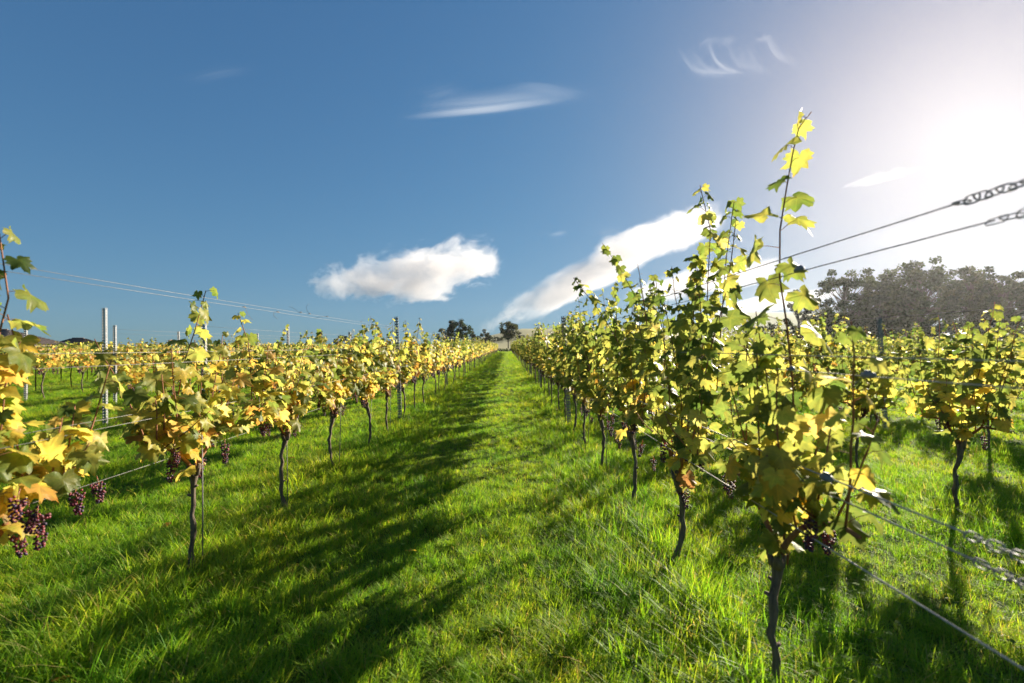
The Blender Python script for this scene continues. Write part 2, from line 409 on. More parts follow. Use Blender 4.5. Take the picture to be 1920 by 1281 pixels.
# ------------------------------------------------------------------ leaves
HALF = [(0, 1.04), (8, .86), (15, .90), (28, .66), (40, .88), (46, .80), (53, 1.0), (64, .78), (74, .66), (88, .84), (96, .74), (106, .84), (122, .66), (138, .72), (152, .52), (166, .40)]
def leaf_geo(seed, full=True):
    r_ = random.Random(seed)
    prof = [(a, r) for a, r in HALF]
    outl = [(a, r * r_.uniform(.85, 1.12)) for a, r in prof] + [(180, .16)] + [(-a, r * r_.uniform(.85, 1.12)) for a, r in reversed(prof[1:])]
    if not full:
        keep = [0, 3, 6, 8, 11, 14, 16, 18, 21, 24, 26, 29]
        outl = [outl[k] for k in keep]
    fold, droop, wv, ph = r_.uniform(.15, .7), r_.uniform(.05, .5), r_.uniform(.05, .15), r_.uniform(0, 6)
    def pt(a, r):
        x, y = math.sin(R(a)) * r, math.cos(R(a)) * r
        z = -fold * abs(x) ** 1.5 * .6 - droop * max(0, y) ** 2 + wv * r * math.sin(3 * R(a) + ph) * 1.2 + wv * .7 * r * math.sin(7 * R(a) + 2 * ph)
        return (x, y, z)
    vs = [(0, 0, 0)]; fs = []
    n = len(outl)
    if full:
        m2 = (n + 1) // 2
        inner = [pt(outl[2 * i][0], outl[2 * i][1] * .52) for i in range(m2)]
        outer = [pt(a, r) for a, r in outl]
        vs += inner + outer; io, oo = 1, 1 + m2
        for i in range(m2):
            j = (i + 1) % m2
            fs.append((0, io + j, io + i))
            fs.append((io + i, oo + (2 * i + 1) % n, oo + 2 * i))
            fs.append((io + i, oo + (2 * i + 2) % n, oo + (2 * i + 1) % n))
            fs.append((io + i, io + j, oo + (2 * i + 2) % n))
    else:
        vs += [pt(a, r) for a, r in outl]
        for i in range(n): fs.append((0, 1 + (i + 1) % n, 1 + i))
    return vs, fs, [(x, y) for x, y, z in vs]
LEAF_FULL = [leaf_geo(k, True) for k in range(7)]
LEAF_MID = [leaf_geo(k + 50, False) for k in range(7)]
FARQ = ([(0, -.15, 0), (.75, .2, -.12), (.35, .95, -.2), (-.4, .9, -.15), (-.75, .25, -.1)], [(0, 1, 2), (0, 2, 3), (0, 3, 4)], [(0, 0), (.7, .3), (.3, .9), (-.4, .9), (-.7, .2)])
LEAF_ME = []
for vs, fs, uv in LEAF_FULL:
    mb = MB(); mb.add(vs, fs, (1, 1, 1), uv); LEAF_ME.append(mb.mesh('leaf', M['leaf'], True))

PAL = {
    'dgreen': [(.060, .095, .020), (.075, .11, .022), (.09, .125, .026)],
    'green': [(.125, .165, .034), (.15, .19, .038), (.175, .205, .042)],
    'ygreen': [(.25, .265, .055), (.30, .295, .065), (.33, .325, .075)],
    'yellow': [(.50, .41, .07), (.54, .44, .085), (.52, .37, .06), (.55, .48, .15), (.46, .42, .085)],
    'orange': [(.52, .31, .07), (.48, .26, .055), (.53, .35, .10)],
    'brown': [(.26, .13, .055), (.32, .17, .07)],
}
# weights of (dgreen green ygreen yellow orange brown) at the bottom and the top of the canopy
FAM = {
    'gold': ((0, 2, 5.5, 8.5, 3.0, .4), (1.5, 6, 6, 1.5, 0, 0)),
    'lime': ((.2, 4.5, 8, 3.8, .35, .1), (1.8, 8.5, 5.5, .3, 0, 0)),
    'rust': ((0, 1, 3, 7, 4.5, 1.2), (1, 4, 5, 4, 1.2, .2)),
}
KEYS = ['dgreen', 'green', 'ygreen', 'yellow', 'orange', 'brown']
def leaf_col(fam, h, r_):
    a, b = FAM[fam]; k = max(0, min(1, (h - .75) / .85)) ** .8
    wts = [x + (y - x) * k for x, y in zip(a, b)]
    c = r_.choice(PAL[r_.choices(KEYS, wts)[0]]); f = r_.uniform(.85, 1.15)
    return tuple(x * f for x in c)

# ------------------------------------------------------------------ grapes
def ico():
    f = (1 + 5 ** .5) / 2
    v = [Vector(p).normalized() for p in ((-1, f, 0), (1, f, 0), (-1, -f, 0), (1, -f, 0), (0, -1, f), (0, 1, f), (0, -1, -f), (0, 1, -f), (f, 0, -1), (f, 0, 1), (-f, 0, -1), (-f, 0, 1))]
    t = [(0, 11, 5), (0, 5, 1), (0, 1, 7), (0, 7, 10), (0, 10, 11), (1, 5, 9), (5, 11, 4), (11, 10, 2), (10, 7, 6), (7, 1, 8), (3, 9, 4), (3, 4, 2), (3, 2, 6), (3, 6, 8), (3, 8, 9), (4, 9, 5), (2, 4, 11), (6, 2, 10), (8, 6, 7), (9, 8, 1)]
    return v, t
IV, IT = ico()
def ico2():
    v = list(IV); t = []; cache = {}
    def mid(a, b):
        k = (min(a, b), max(a, b))
        if k not in cache: v.append(((v[a] + v[b]) / 2).normalized()); cache[k] = len(v) - 1
        return cache[k]
    for a, b, c in IT:
        x, y, z = mid(a, b), mid(b, c), mid(c, a); t += [(a, x, z), (b, y, x), (c, z, y), (x, y, z)]
    return v, t
I2V, I2T = ico2()
def bunch_mesh(seed, hi):
    r_ = random.Random(seed); mb = MB(); V_, T_ = (I2V, I2T) if hi else (IV, IT)
    ln = r_.uniform(.11, .15); pts = []
    tries = 0
    while len(pts) < (62 if hi else 36) and tries < 2500:
        tries += 1
        k = r_.random(); rad = .030 * (1 - k ** 1.6 * .75) * math.sqrt(r_.random()) + .004; a = r_.uniform(0, 6.283)
        p = Vector((math.cos(a) * rad, math.sin(a) * rad, -.025 - k * ln))
        if all((p - q).length > .0100 for q in pts): pts.append(p)
    for p in pts:
        s = r_.uniform(.0054, .0078)
        c = r_.choice([(.060, .012, .026), (.040, .011, .032), (.085, .014, .026), (.030, .014, .036), (.13, .018, .024), (.11, .03, .03)])
        mb.add([tuple(p + v * s) for v in V_], T_, c)
    mb.tube([(0, 0, .02), (0, .004, -.02), (0, 0, -.03 - ln * .6)], .0022, 4, (.10, .05, .02))
    return mb.mesh('grape_bunch', M['grape'], True)
BUNCH_HI = [bunch_mesh(k, True) for k in range(4)]
BUNCH_LO = [bunch_mesh(k + 9, False) for k in range(4)]

# ------------------------------------------------------------------ vines
def frame(t, n):
    y = t.normalized(); x = y.cross(n)
    if x.length < .05: x = y.cross(Vector((1, .3, .2)))
    x.normalize(); z = x.cross(y)
    return Matrix((x, y, z)).transposed()
def rv(r_, s=1): return Vector((r_.uniform(-s, s), r_.uniform(-s, s), r_.uniform(-s, s)))

def grow_shoot(r_, base, length, lean, wander=.05, size=.085, gap=.062, sparse_below=0, tipdroop=0):
    """stem points plus leaves (node, junction, tip dir, normal, size) along a shoot from base"""
    pts = [Vector(base)]; d = Vector((lean[0], lean[1], 1)).normalized(); n = max(4, int(length / .09)); st = length / n
    for k in range(n):
        d = (d + rv(r_, wander * 2) + Vector((0, 0, .05)) + Vector((lean[0], lean[1], 0)) * (tipdroop * k / n)).normalized()
        pts.append(pts[-1] + d * st)
    return pts, leaves_on(r_, pts, size, gap)
def leaves_on(r_, pts, size=.085, gap=.062, start=.02, taper=.62):
    lv = []; acc = start; side = r_.uniform(0, 6.283)
    tot = sum((b - a).length for a, b in zip(pts, pts[1:])); run = 0
    for a, b in zip(pts, pts[1:]):
        sl = (b - a).length
        while acc <= run + sl:
            f = (acc - run) / sl; nd = a.lerp(b, f); k = acc / tot
            side += math.pi + r_.uniform(-.7, .7)
            sz = size * (1.0 - .15 * (1 - k) - taper * max(0, k - .62) / .38) * r_.uniform(.72, 1.22)
            dr = Vector((math.cos(side) * 1.0, math.sin(side) * .95, r_.uniform(-.15, .75))).normalized()
            j = nd + dr * sz * r_.uniform(.6, 1.1)
            outw = Vector((dr.x, dr.y, 0))
            tip = (outw * r_.uniform(.2, 1) + Vector((0, 0, -1)) * r_.uniform(.15, 1.1) + rv(r_, .35)).normalized()
            nrm = (outw * r_.uniform(.3, 1) + Vector((0, 0, 1)) * r_.uniform(.25, 1) + rv(r_, .35)).normalized()
            lv.append((nd, j, tip, nrm, sz)); acc += gap * r_.uniform(.65, 1.35) * (1 - .35 * max(0, k - .7) / .3)
        run += sl
    return lv

def vine_skeleton(seed, fam, top=1.55, long_top=1.95, n=9, span=.5, head=.62, extra=(), gpos=(), y0=None, gap=.060, size=.088, thick=.22, low=6):
    r_ = random.Random(seed); sk = {}
    # trunk
    tr = [Vector((0, 0, -.05))]; q = Vector((0, 0, 0)); lean = Vector((r_.uniform(-.06, .06), r_.uniform(-.05, .05), 0)); nseg = 11
    for k in range(1, nseg + 1):
        q = Vector((lean.x * math.sin(k / nseg * 3) + r_.uniform(-.009, .009), lean.y * k / nseg + r_.uniform(-.009, .009), head * k / nseg)); tr.append(q)
    sk['trunk'] = tr; hd = tr[-1]
    sk['trunk_r'] = [r_.uniform(.021, .026)] + [r_.uniform(.0115, .018) for _ in tr[2:-1]] + [.022, .028]
    # two canes along the fruiting wire
    lo, hi = (-span, span) if y0 is None else y0
    canes = []
    for end in (lo, hi):
        c = [hd + Vector((0, 0, -.01))]
        for k in range(1, 7):
            f = k / 6; c.append(Vector((hd.x * (1 - f) + r_.uniform(-.012, .012), hd.y + (end - hd.y) * f, head + (.80 - head) * math.sin(min(1, f * 1.5) * 1.57) + r_.uniform(-.01, .01))))
        canes.append(c)
    sk['canes'] = canes
    shoots = []
    for k in range(n):
        f = (k + r_.uniform(.2, .8)) / n; cy = lo + (hi - lo) * f
        cane = canes[0] if cy < hd.y else canes[1]
        bp = min(cane, key=lambda p: abs(p.y - cy)); bp = Vector((bp.x, cy * .7 + bp.y * .3, bp.z))
        tp = r_.uniform(top - .3, top + .1) if k % 4 else r_.uniform(top + .05, long_top)
        shoots.append(grow_shoot(r_, bp, max(.3, tp - bp.z), (r_.uniform(-thick, thick), (f - .5) * .75 + r_.uniform(-.2, .2)), size=size, gap=gap))
    for k in range(low):      # short laterals that hang low round the fruiting zone
        cy = r_.uniform(lo, hi)
        shoots.append(grow_shoot(r_, (r_.uniform(-.05, .05), cy, .80), r_.uniform(.2, .38), (r_.choice((-1, 1)) * r_.uniform(.5, 1.6), r_.uniform(-.8, .8)), size=size, gap=gap * .8))
    sk['shoots'] = list(extra) + shoots
    sk['grapes'] = [(Vector((r_.uniform(-.07, .07), r_.uniform(lo, hi) * .85, r_.uniform(.70, .86))), r_.uniform(0, 6.28)) for _ in range(r_.randint(4, 7))]
    if gpos: sk['grapes'] = [(Vector(p), r_.uniform(0, 6.28)) for p in gpos] + sk['grapes'][:2]
    sk['r'] = r_
    return sk

def mesh_wood(sk):
    mt = MB(); mt.tube(sk['trunk'], sk['trunk_r'], 10)
    off = sk['r'].uniform(0, 90)
    for q in range(len(mt.v)):
        x, y, z = mt.v[q]; k = 1 + .30 * mnoise.noise(Vector((x * 55 + off, y * 55, z * 14))) + .12 * mnoise.noise(Vector((x * 120, y * 120 + off, z * 50)))
        c = min(sk['trunk'], key=lambda p: abs(p.z - z)); fl = 1 + .5 * max(0, 1 - z / .07)
        mt.v[q] = (c.x + (x - c.x) * k * fl, c.y + (y - c.y) * k * fl, z)
    for _ in range(3):     # old pruning stubs
        p = sk['r'].choice(sk['trunk'][3:]); a = sk['r'].uniform(0, 6.28); mt.tube([p, p + Vector((math.cos(a) * .03, math.sin(a) * .03, .012))], [.011, .007], 5)
    h = sk['trunk'][-1]
    for a in (0, 2.1, 4.2): mt.tube([h + Vector((math.cos(a) * .008, math.sin(a) * .012, -.03)), h + Vector((math.cos(a) * .03, math.sin(a) * .045, .035))], [.022, .012], 6)
    return mt
def mesh_cane(c):
    mc = MB(); mc.tube(c, [.013 - .006 * k / len(c) for k in range(len(c))], 5); return mc
def mesh_shoot(pts, lv, n=5):
    ms = MB(); m_ = len(pts)
    ms.tube(pts, [.0048 - .003 * k / m_ for k in range(m_)], n)
    for nd, j, tip, nr, sz in lv: ms.tube([nd, (nd + j) / 2 + Vector((0, 0, .006)), j], [.0016, .0013, .0012], 3, cap=False)
    return ms

VG = {'L': 'grapevines in the row left of the path', 'R': 'grapevines in the row right of the path'}
def near_vine(x, y, seed, fam, label, group, **kw):
    """a vine close to the camera: every leaf is an object"""
    z = gz(x, y)
    root = empty('grapevine', (x, y, z)); tag(root, label, 'grapevine', group)
    sk = vine_skeleton(seed, fam, **kw); r_ = sk['r']
    mesh_wood(sk).build('trunk', M['bark'], root)
    for c in sk['canes']: mesh_cane(c).build('cane', M['shoot'], root)
    nleaf = 0
    for pts, lv in sk['shoots']:
        mesh_shoot(pts, lv).build('shoot', M['shoot'], root)
        for nd, j, tip, nr, sz in lv:
            if nleaf >= 298: break
            o = link('leaf', r_.choice(LEAF_ME), root)
            mt = frame(tip, nr).to_4x4(); mt.translation = j
            o.matrix_basis = mt @ Matrix.Diagonal((sz, sz, sz, 1)); o.color = (*leaf_col(fam, j.z, r_), 1); nleaf += 1
    for p, a in sk['grapes']:
        o = link('grape_bunch', r_.choice(BUNCH_HI), root)
        o.location = p; o.rotation_euler = (r_.uniform(-.15, .15), r_.uniform(-.15, .15), a); s = r_.uniform(.66, .9); o.scale = (s, s, s)
    return root

PROTO = {}
def proto(fam, k, **kw):
    """shared meshes of a vine a little further off: trunk with arms, foliage, grapes"""
    sk = vine_skeleton(1000 + k * 17 + hash(fam) % 1 + {'gold': 1, 'lime': 300, 'rust': 600}[fam], fam, **kw); r_ = sk['r']
    mt = mesh_wood(sk)
    for c in sk['canes']: mt.tube(c, .011, 4)
    mf = MB()
    for pts, lv in sk['shoots']:
        mf.tube(pts, .0035, 3, (.20, .09, .04), cap=False)
        for nd, j, tip, nr, sz in lv:
            vs, fs, uv = r_.choice(LEAF_MID); F = frame(tip, nr)
            mf.add([tuple(j + F @ (Vector(v) * sz)) for v in vs], fs, leaf_col(fam, j.z, r_), uv)
    mg = MB()
    for p, a in sk['grapes'] + [(p + rv(r_, .12) * .5, a) for p, a in sk['grapes'][:3]]:
        for _ in range(17):
            k2 = r_.random(); q = p + Vector((r_.uniform(-.034, .034) * (1 - .7 * k2), r_.uniform(-.034, .034) * (1 - .7 * k2), -.02 - k2 * .13)); s = r_.uniform(.010, .013)
            mg.add([tuple(q + v * s) for v in IV], IT, r_.choice([(.065, .012, .024), (.045, .011, .028), (.11, .017, .024)]))
    return (mt.mesh('trunk', M['bark']), mf.mesh('foliage', M['leaf']), mg.mesh('grapes', M['grape']))
for fam, cnt, kw in (('gold', 7, dict(top=1.58, long_top=1.98, n=12, span=.38, low=4)), ('lime', 7, dict(top=1.74, long_top=2.1, n=14, span=.44, low=4)), ('rust', 5, dict(top=1.38, long_top=1.72, n=10, span=.42, low=3))):
    PROTO[fam] = [proto(fam, k, **dict(kw, top=kw['top'] * (.90, 1.03, .97, 1.08, .93, 1.0, 1.05)[k], n=kw['n'] + (-2, 1, 0, 2, -3, 0, 1)[k])) for k in range(cnt + (2 if fam == 'rust' else 0))]

def mid_vine(x, y, fam, label, group, s=1.0):
    root = empty('grapevine', (x, y, gz(x, y))); tag(root, label, 'grapevine', group)
    t_, f_, g_ = rnd.choice(PROTO[fam]); root.rotation_euler.z = rnd.choice((0, math.pi)) + rnd.uniform(-.12, .12)
    q = rnd.uniform(.88, 1.1); root.scale = (s * q, s * q, s * rnd.uniform(.92, 1.08))
    link('trunk', t_, root); f = link('foliage', f_, root); gr_ = link('grapes', g_, root); f['kind'] = 'stuff'; gr_['kind'] = 'stuff'
    b = rnd.uniform(.88, 1.1); f.color = (b * rnd.uniform(.92, 1.1), b, b, 1)
    return root

ORD = ['first', 'second', 'third', 'fourth', 'fifth', 'sixth', 'seventh', 'eighth', 'ninth', 'tenth', 'eleventh', 'twelfth']
# hand-set shoots of the two tall vines on the right, from the photograph's stems
def stem(px_pts, y, base, size, gap, seed, dy=0.0):
    r_ = random.Random(seed); n = len(px_pts)
    pts = [P(a, b, y + dy * k / (n - 1)) - Vector(base) for k, (a, b) in enumerate(px_pts)]
    return pts, leaves_on(r_, pts, size, gap, taper=.4)
LV = [(1.74, 11), (2.93, 12), (4.06, 13), (5.30, 14), (6.46, 15), (7.62, 16)]
RV = [(1.86, 21), (2.96, 22), (4.0, 23), (5.14, 24), (6.30, 25), (7.42, 26)]
LLAB = ['yellow leaved vine at the left edge with grape bunches hanging under the wire',
        'golden vine on a bare forked trunk, nearest whole vine left of the path',
        'golden vine with a hanging tan leaf, next beyond the forked trunk vine',
        'yellow green vine on a straight thin trunk, third whole one left of the path',
        'leafy vine with tall waving tips, second before the first left steel post',
        'vine just before the first steel post in the row left of the path']
LT = {11: 1.30, 12: 1.40, 13: 1.36, 14: 1.52, 15: 1.58, 16: 1.62}
def lbase(y): return (LEFT_X, y, gz(LEFT_X, y))
LX = {11: [stem([(-25, 860), (-5, 740), (12, 640), (32, 560), (14, 440)], 1.74, lbase(1.74), .085, .06, 71), stem([(-30, 900), (5, 800), (28, 720), (48, 650), (30, 590)], 1.86, lbase(1.74), .10, .06, 74)],
      12: [stem([(350, 850), (346, 740), (356, 680), (376, 620), (396, 545)], 2.9, lbase(2.93), .08, .055, 72)],
      13: [stem([(475, 780), (472, 700), (466, 640), (447, 588)], 3.5, lbase(4.06), .08, .055, 73)]}
def gp_(base, *pp): return [P(a, b, y) - Vector(base) + Vector((0, 0, .05)) for a, b, y in pp]
LG = {11: gp_(lbase(1.74), (72, 965, 1.74), (55, 945, 1.68), (158, 930, 2.08), (196, 915, 2.24), (90, 975, 1.8)),
      12: gp_(lbase(2.93), (432, 838, 3.25), (338, 870, 2.8), (390, 865, 3.0)),
      14: gp_(lbase(5.3), (605, 760, 5.0), (645, 750, 5.5), (615, 765, 5.2), (650, 765, 5.5), (672, 745, 5.75))}
for (y, s), lb in zip(LV, LLAB):
    near_vine(LEFT_X + rnd.uniform(-.03, .03), y, s, 'gold', lb, VG['L'], top=LT[s], long_top=LT[s] + (.1 if y < 5.6 else .42), n=13, span=.40, low=5, extra=LX.get(s, ()), gpos=LG.get(s, ()))
RLAB = ['tallest vine with one long bare shoot high against the bright sky',
        'bushy green vine with twin tall shoots directly behind the tallest one',
        'vine leaning its shoots over the path, third in the right row',
        'vine with a hooked bending trunk under red grapes, fourth in the right row',
        'dense green vine on a thin dark trunk, fifth in the right row',
        'dense green vine just before the first steel post of the right row']
b0 = (1.11, 1.86, gz(1.11, 1.86))
ex1 = [stem([(1478, 1060), (1487, 960), (1492, 850), (1490, 720), (1478, 600), (1466, 520), (1467, 430), (1480, 350), (1492, 285), (1504, 235), (1528, 205)], 1.88, b0, .106, .078, 5),
       stem([(1480, 960), (1530, 860), (1560, 760), (1555, 690)], 1.80, b0, .084, .05, 6),
       stem([(1470, 900), (1440, 800), (1420, 700), (1390, 630)], 1.98, b0, .08, .052, 61)]
b1 = (1.06, 2.96, gz(1.06, 2.96))
ex2 = [stem([(1280, 900), (1310, 780), (1325, 650), (1330, 520), (1335, 430), (1315, 345)], 2.96, b1, .088, .042, 7),
       stem([(1310, 880), (1345, 740), (1355, 600), (1365, 480), (1380, 375)], 2.85, b1, .088, .045, 8),
       stem([(1300, 850), (1290, 700), (1300, 560), (1310, 480)], 3.0, b1, .088, .042, 81)]
b2 = (1.07, 4.0, gz(1.07, 4.0))
ex3 = [stem([(1255, 760), (1232, 660), (1205, 580), (1165, 505), (1130, 455)], 3.9, b2, .095, .062, 9),
       stem([(1200, 760), (1170, 660), (1130, 590), (1075, 520)], 4.1, b2, .085, .055, 10)]
RG = [gp_(b0, (1514, 995, 1.85), (1398, 890, 2.25), (1372, 900, 2.35)), gp_(b1, (1272, 905, 2.92), (1285, 930, 2.9), (1362, 905, 2.6), (1290, 850, 2.85), (1315, 870, 2.75)),
      gp_(b2, (1225, 870, 3.8), (1260, 825, 3.6), (1205, 840, 3.95)), gp_((1.05, 5.14, 0), *[(1140 + 7 * q, 800 + 11 * (q % 4), 5.0 + .02 * q) for q in range(9)]), gp_((1.07, 6.3, 0), (1090, 770, 6.5), (1102, 775, 6.3), (1110, 790, 6.0), (1096, 765, 6.4)), ()]
for k, ((y, s), lb) in enumerate(zip(RV, RLAB)):
    near_vine((1.11, 1.06, 1.07, 1.05, 1.07, 1.07)[k], y, s, 'lime', lb, VG['R'], top=(1.42, 1.86, 1.84, 1.82, 1.78, 1.76)[k],
              long_top=(1.6, 2.1, 2.15, 2.15, 2.1, 2.1)[k], n=(10, 10, 11, 13, 13, 13)[k], span=(.40, .40, .42, .42, .42, .42)[k], low=4,
              size=(.076, .084, .086, .088, .088, .088)[k], extra=(ex1, ex2, ex3, (), (), ())[k], gpos=RG[k], head=(.55, .62, .62, .62, .62, .62)[k])
for x, y, s, tp_, lt_, lb in ((3.87, 3.93, 31, 1.62, 1.95, 'tall vine catching the sun, nearest one in the second row right of the path'),
                    (3.92, 5.12, 32, 1.28, 1.45, 'vine with red grapes at its trunk head, next inward in the second right row'),
                    (3.92, 6.3, 33, 1.38, 1.6, 'third vine of the second row right of the path, before the trees'),
                    (6.45, 6.15, 34, 1.5, 1.8, 'vine on a crooked trunk at the right edge, nearest in the third right row'),
                    (6.45, 8.15, 35, 1.4, 1.6, 'vine beside the leaning steel post in the third right row')):
    near_vine(x, y, s, 'lime', lb, 'grapevines in the rows far right of the path', top=tp_, long_top=lt_, n=12, span=.36, low=3)

# main rows further away
LPOST = [8.57 + 6.7 * k for k in range(13)]; RPOST = [8.1 + 6.7 * k for k in range(13)]
def row_rest(x, y0, y1, fam, posts, side, key):
    y = y0; cnt = {}
    while y < y1:
        yy = y
        pi = max([k for k, p in enumerate(posts) if p <= yy], default=-1)
        if any(abs(yy - p) < .12 for p in posts): yy += .15
        cnt[pi] = cnt.get(pi, 0) + 1
        if pi < 4:
            lb = f"{ORD[cnt[pi] - 1]} vine beyond the {ORD[pi]} steel post in the row {side} of the path" if pi >= 0 else f"{ORD[cnt[pi] - 1]} vine before the posts {side} of the path"
        else: lb = f"small far vine beyond the fifth post of the row {side} of the path"
        mid_vine(x + rnd.uniform(-.05, .05), yy, fam, lb, VG[key] if pi < 4 else f'far grapevines in the row {side} of the path')
        y += 1.15 + rnd.uniform(-.04, .04)
row_rest(LEFT_X, 8.85, 96, 'gold', LPOST, 'left', 'L')
row_rest(RIGHT_X, 8.55, 96, 'lime', RPOST, 'right', 'R')
# side rows: the nearest stretch as vines, the rest as one mass
far_spots = []
def side_row(x, y0, n, fam, name, group, s=1.0, y1=90):
    y = y0; k = 0
    while y < y1:
        if k < n:
            lb = f"{ORD[k]} vine along the {name}" if k < 8 else f"distant vine past the eighth along the {name}"
            mid_vine(x + rnd.uniform(-.05, .05), y, fam, lb, group if k < 8 else f'distant grapevines of the {name}', s)
        else: far_spots.append((x + rnd.uniform(-.08, .08), y, fam))
        y += 1.15 + rnd.uniform(-.04, .04); k += 1
gR, gL = 'grapevines in the rows far right of the path', 'grapevines in the rows far left of the path'
side_row(3.92, 7.5, 22, 'lime', 'second right row behind its three near vines', gR)
side_row(6.45, 9.3, 16, 'lime', 'third right row beyond the leaning post', gR)
side_row(9.05, 7.6, 12, 'lime', 'fourth row right of the path', gR)
side_row(-4.7, 7.9, 18, 'gold', 'second row left of the path', gL, .95)
side_row(-7.2, 9.0, 16, 'rust', 'third left row behind the slotted post', gL)
side_row(-9.8, 12.2, 14, 'rust', 'fourth row left of the path', gL)
side_row(-12.4, 12.6, 12, 'rust', 'fifth row left of the path', gL)
for x in ROWS_R[3:]: side_row(x, x * .85, 0, 'lime', '', '')
for x in ROWS_L[4:]: side_row(x, -x * .85, 0, 'rust', '', '')
def far_mass():
    r_ = random.Random(77); mb = MB()
    for x, y, fam in far_spots:
        d = math.hypot(x, y); nl = 74 if d < 30 else (46 if d < 55 else 28); sz0 = .085 if d < 30 else (.105 if d < 55 else .135)
        top = 1.45 if fam == 'rust' else 1.62
        mb.tube([(x, y, -.05), (x + r_.uniform(-.04, .04), y, .4), (x, y, .8)], .02, 4, (.06, .045, .03), cap=False)
        tops = [(r_.uniform(-.55, .55), top * r_.uniform(.86, 1.2)) for _ in range(6)]
        for _ in range(nl):
            yy = r_.uniform(-.58, .58); tp = max(tops, key=lambda q: q[1] - abs(q[0] - yy) * 1.1); tt = max(1.1, tp[1] - abs(tp[0] - yy) * 1.1)
            h = .72 + (tt - .72) * r_.random() ** .9
            j = Vector((x + r_.gauss(0, .13), y + yy, h)); F = frame(Vector((r_.uniform(-1, 1), r_.uniform(-1, 1), r_.uniform(-1.2, .2))), rv(r_) + Vector((0, 0, .6)))
            s = sz0 * r_.uniform(.8, 1.25)
            mb.add([tuple(j + F @ (Vector(v) * s)) for v in FARQ[0]], FARQ[1], leaf_col(fam, h, r_), FARQ[2])
    o = mb.build('distant_vines', M['leaf_far'], None, False)
    tag(o, 'mass of distant vine rows beyond the nearer rows on both sides', 'grapevines', kind='stuff')
far_mass()

# ------------------------------------------------------------------ posts
def post_mesh(h):
    """folded steel post: two flanges with a column of slots through each, and hooked edges"""
    mb = MB(); t_ = .0022; pitch, hole = .05, .024
    n = int((h + .05) / pitch)
    def flange(ax, sgn):
        w = .034
        def bx(u0, u1, z0, z1):
            if ax == 'x': mb.box(min(u0 * sgn, u1 * sgn), max(u0 * sgn, u1 * sgn), 0, t_, z0, z1)
            else: mb.box(sgn * .034 - (t_ if sgn > 0 else 0), sgn * .034 + (0 if sgn > 0 else t_), u0, u1, z0, z1)
        if ax == 'x':
            bx(0.0, .009, -.1, h); bx(.024, w - t_, -.1, h)
            for k in range(n):
                z0 = h - .03 - k * pitch; bx(.009, .024, z0 - (pitch - hole), z0)
        else:
            bx(0.0, .010, -.1, h); bx(.025, .036, -.1, h)
            for k in range(n):
                z0 = h - .045 - k * pitch; bx(.010, .025, z0 - (pitch - hole), z0)
                z1 = h - .02 - k * pitch; bx(.036, .043, z1 - .014, z1)
    for sg in (-1, 1): flange('x', sg); flange('y', sg)
    return mb.mesh('vineyard_post', M['galv'], False)
PM = {}
def post(x, y, h, label, group, lean=0, rz=0):
    k = round(h, 2)
    if k not in PM: PM[k] = post_mesh(h)
    o = link('vineyard_post', PM[k]); o.location = (x, y, gz(x, y)); o.rotation_euler = (0, -lean, rz)
    tag(o, label, 'post', group); return o
def main_posts(x, posts, side, lean):
    for k, y in enumerate(posts):
        lb = f"{ORD[k]} grey steel post in the row {side} of the path" if k < 5 else f"far thin steel post beyond the fifth one in the row {side} of the path"
        post(x, y, 1.93, lb, f'steel posts in the row {side} of the path' if k < 5 else f'far steel posts in the row {side} of the path', R(lean), R(8))
main_posts(LEFT_X - .02, LPOST, 'left', 2.2); main_posts(RIGHT_X + .03, RPOST, 'right', 3.2)
gp = 'steel posts in the side rows'
post(-7.2, 8.4, 2.14, 'tallest slotted steel post standing clear at the left end of the third row', gp, R(.8), R(-4))
post(-7.2, 15.4, 2.1, 'slotted steel post further along the same row as the tall clear post', gp, R(1), R(-4))
post(-4.7, 7.27, 1.8, 'dark thin slotted post just behind the forked trunk golden vine', gp, R(.8), R(-4))
post(-4.7, 14.0, 1.85, 'second slotted post in the second row left of the path', gp, R(1), R(-4))
post(-9.8, 11.72, 1.98, 'shorter slotted post close to the right of the tall clear post', gp, R(.7), R(-4))
post(-9.8, 18.4, 1.95, 'far slotted post in the fourth row left of the path', gp, R(1), R(-4))
post(-12.4, 12.1, 1.95, 'pale slotted post near the left edge before the dark barn roof', gp, R(.5), R(-4))
post(-12.4, 17.7, 1.98, 'far pale slotted post in the fifth row left of the path', gp, R(1), R(-4))
post(6.40, 7.75, 1.93, 'grey leaning steel post standing before the tall trees at right', gp, R(3.6), R(10))
post(3.95, 9.6, 1.9, 'steel post half hidden in the second row right of the path', gp, R(3), R(10))
post(9.05, 12.6, 1.9, 'steel post in the fourth row right of the path', gp, R(3), R(10))
# end post of the right row, just outside the picture; chains and wires are made fast to it
mb = MB(); mb.tube([(0, 0, -.2), (0, 0, 1.0), (0, 0, 2.0)], [.055, .052, .05], 12)
o = mb.build('end_post', M['end_wood']); o.location = (1.10, .52, 0); tag(o, 'round wooden end post holding the wires of the right row', 'post')

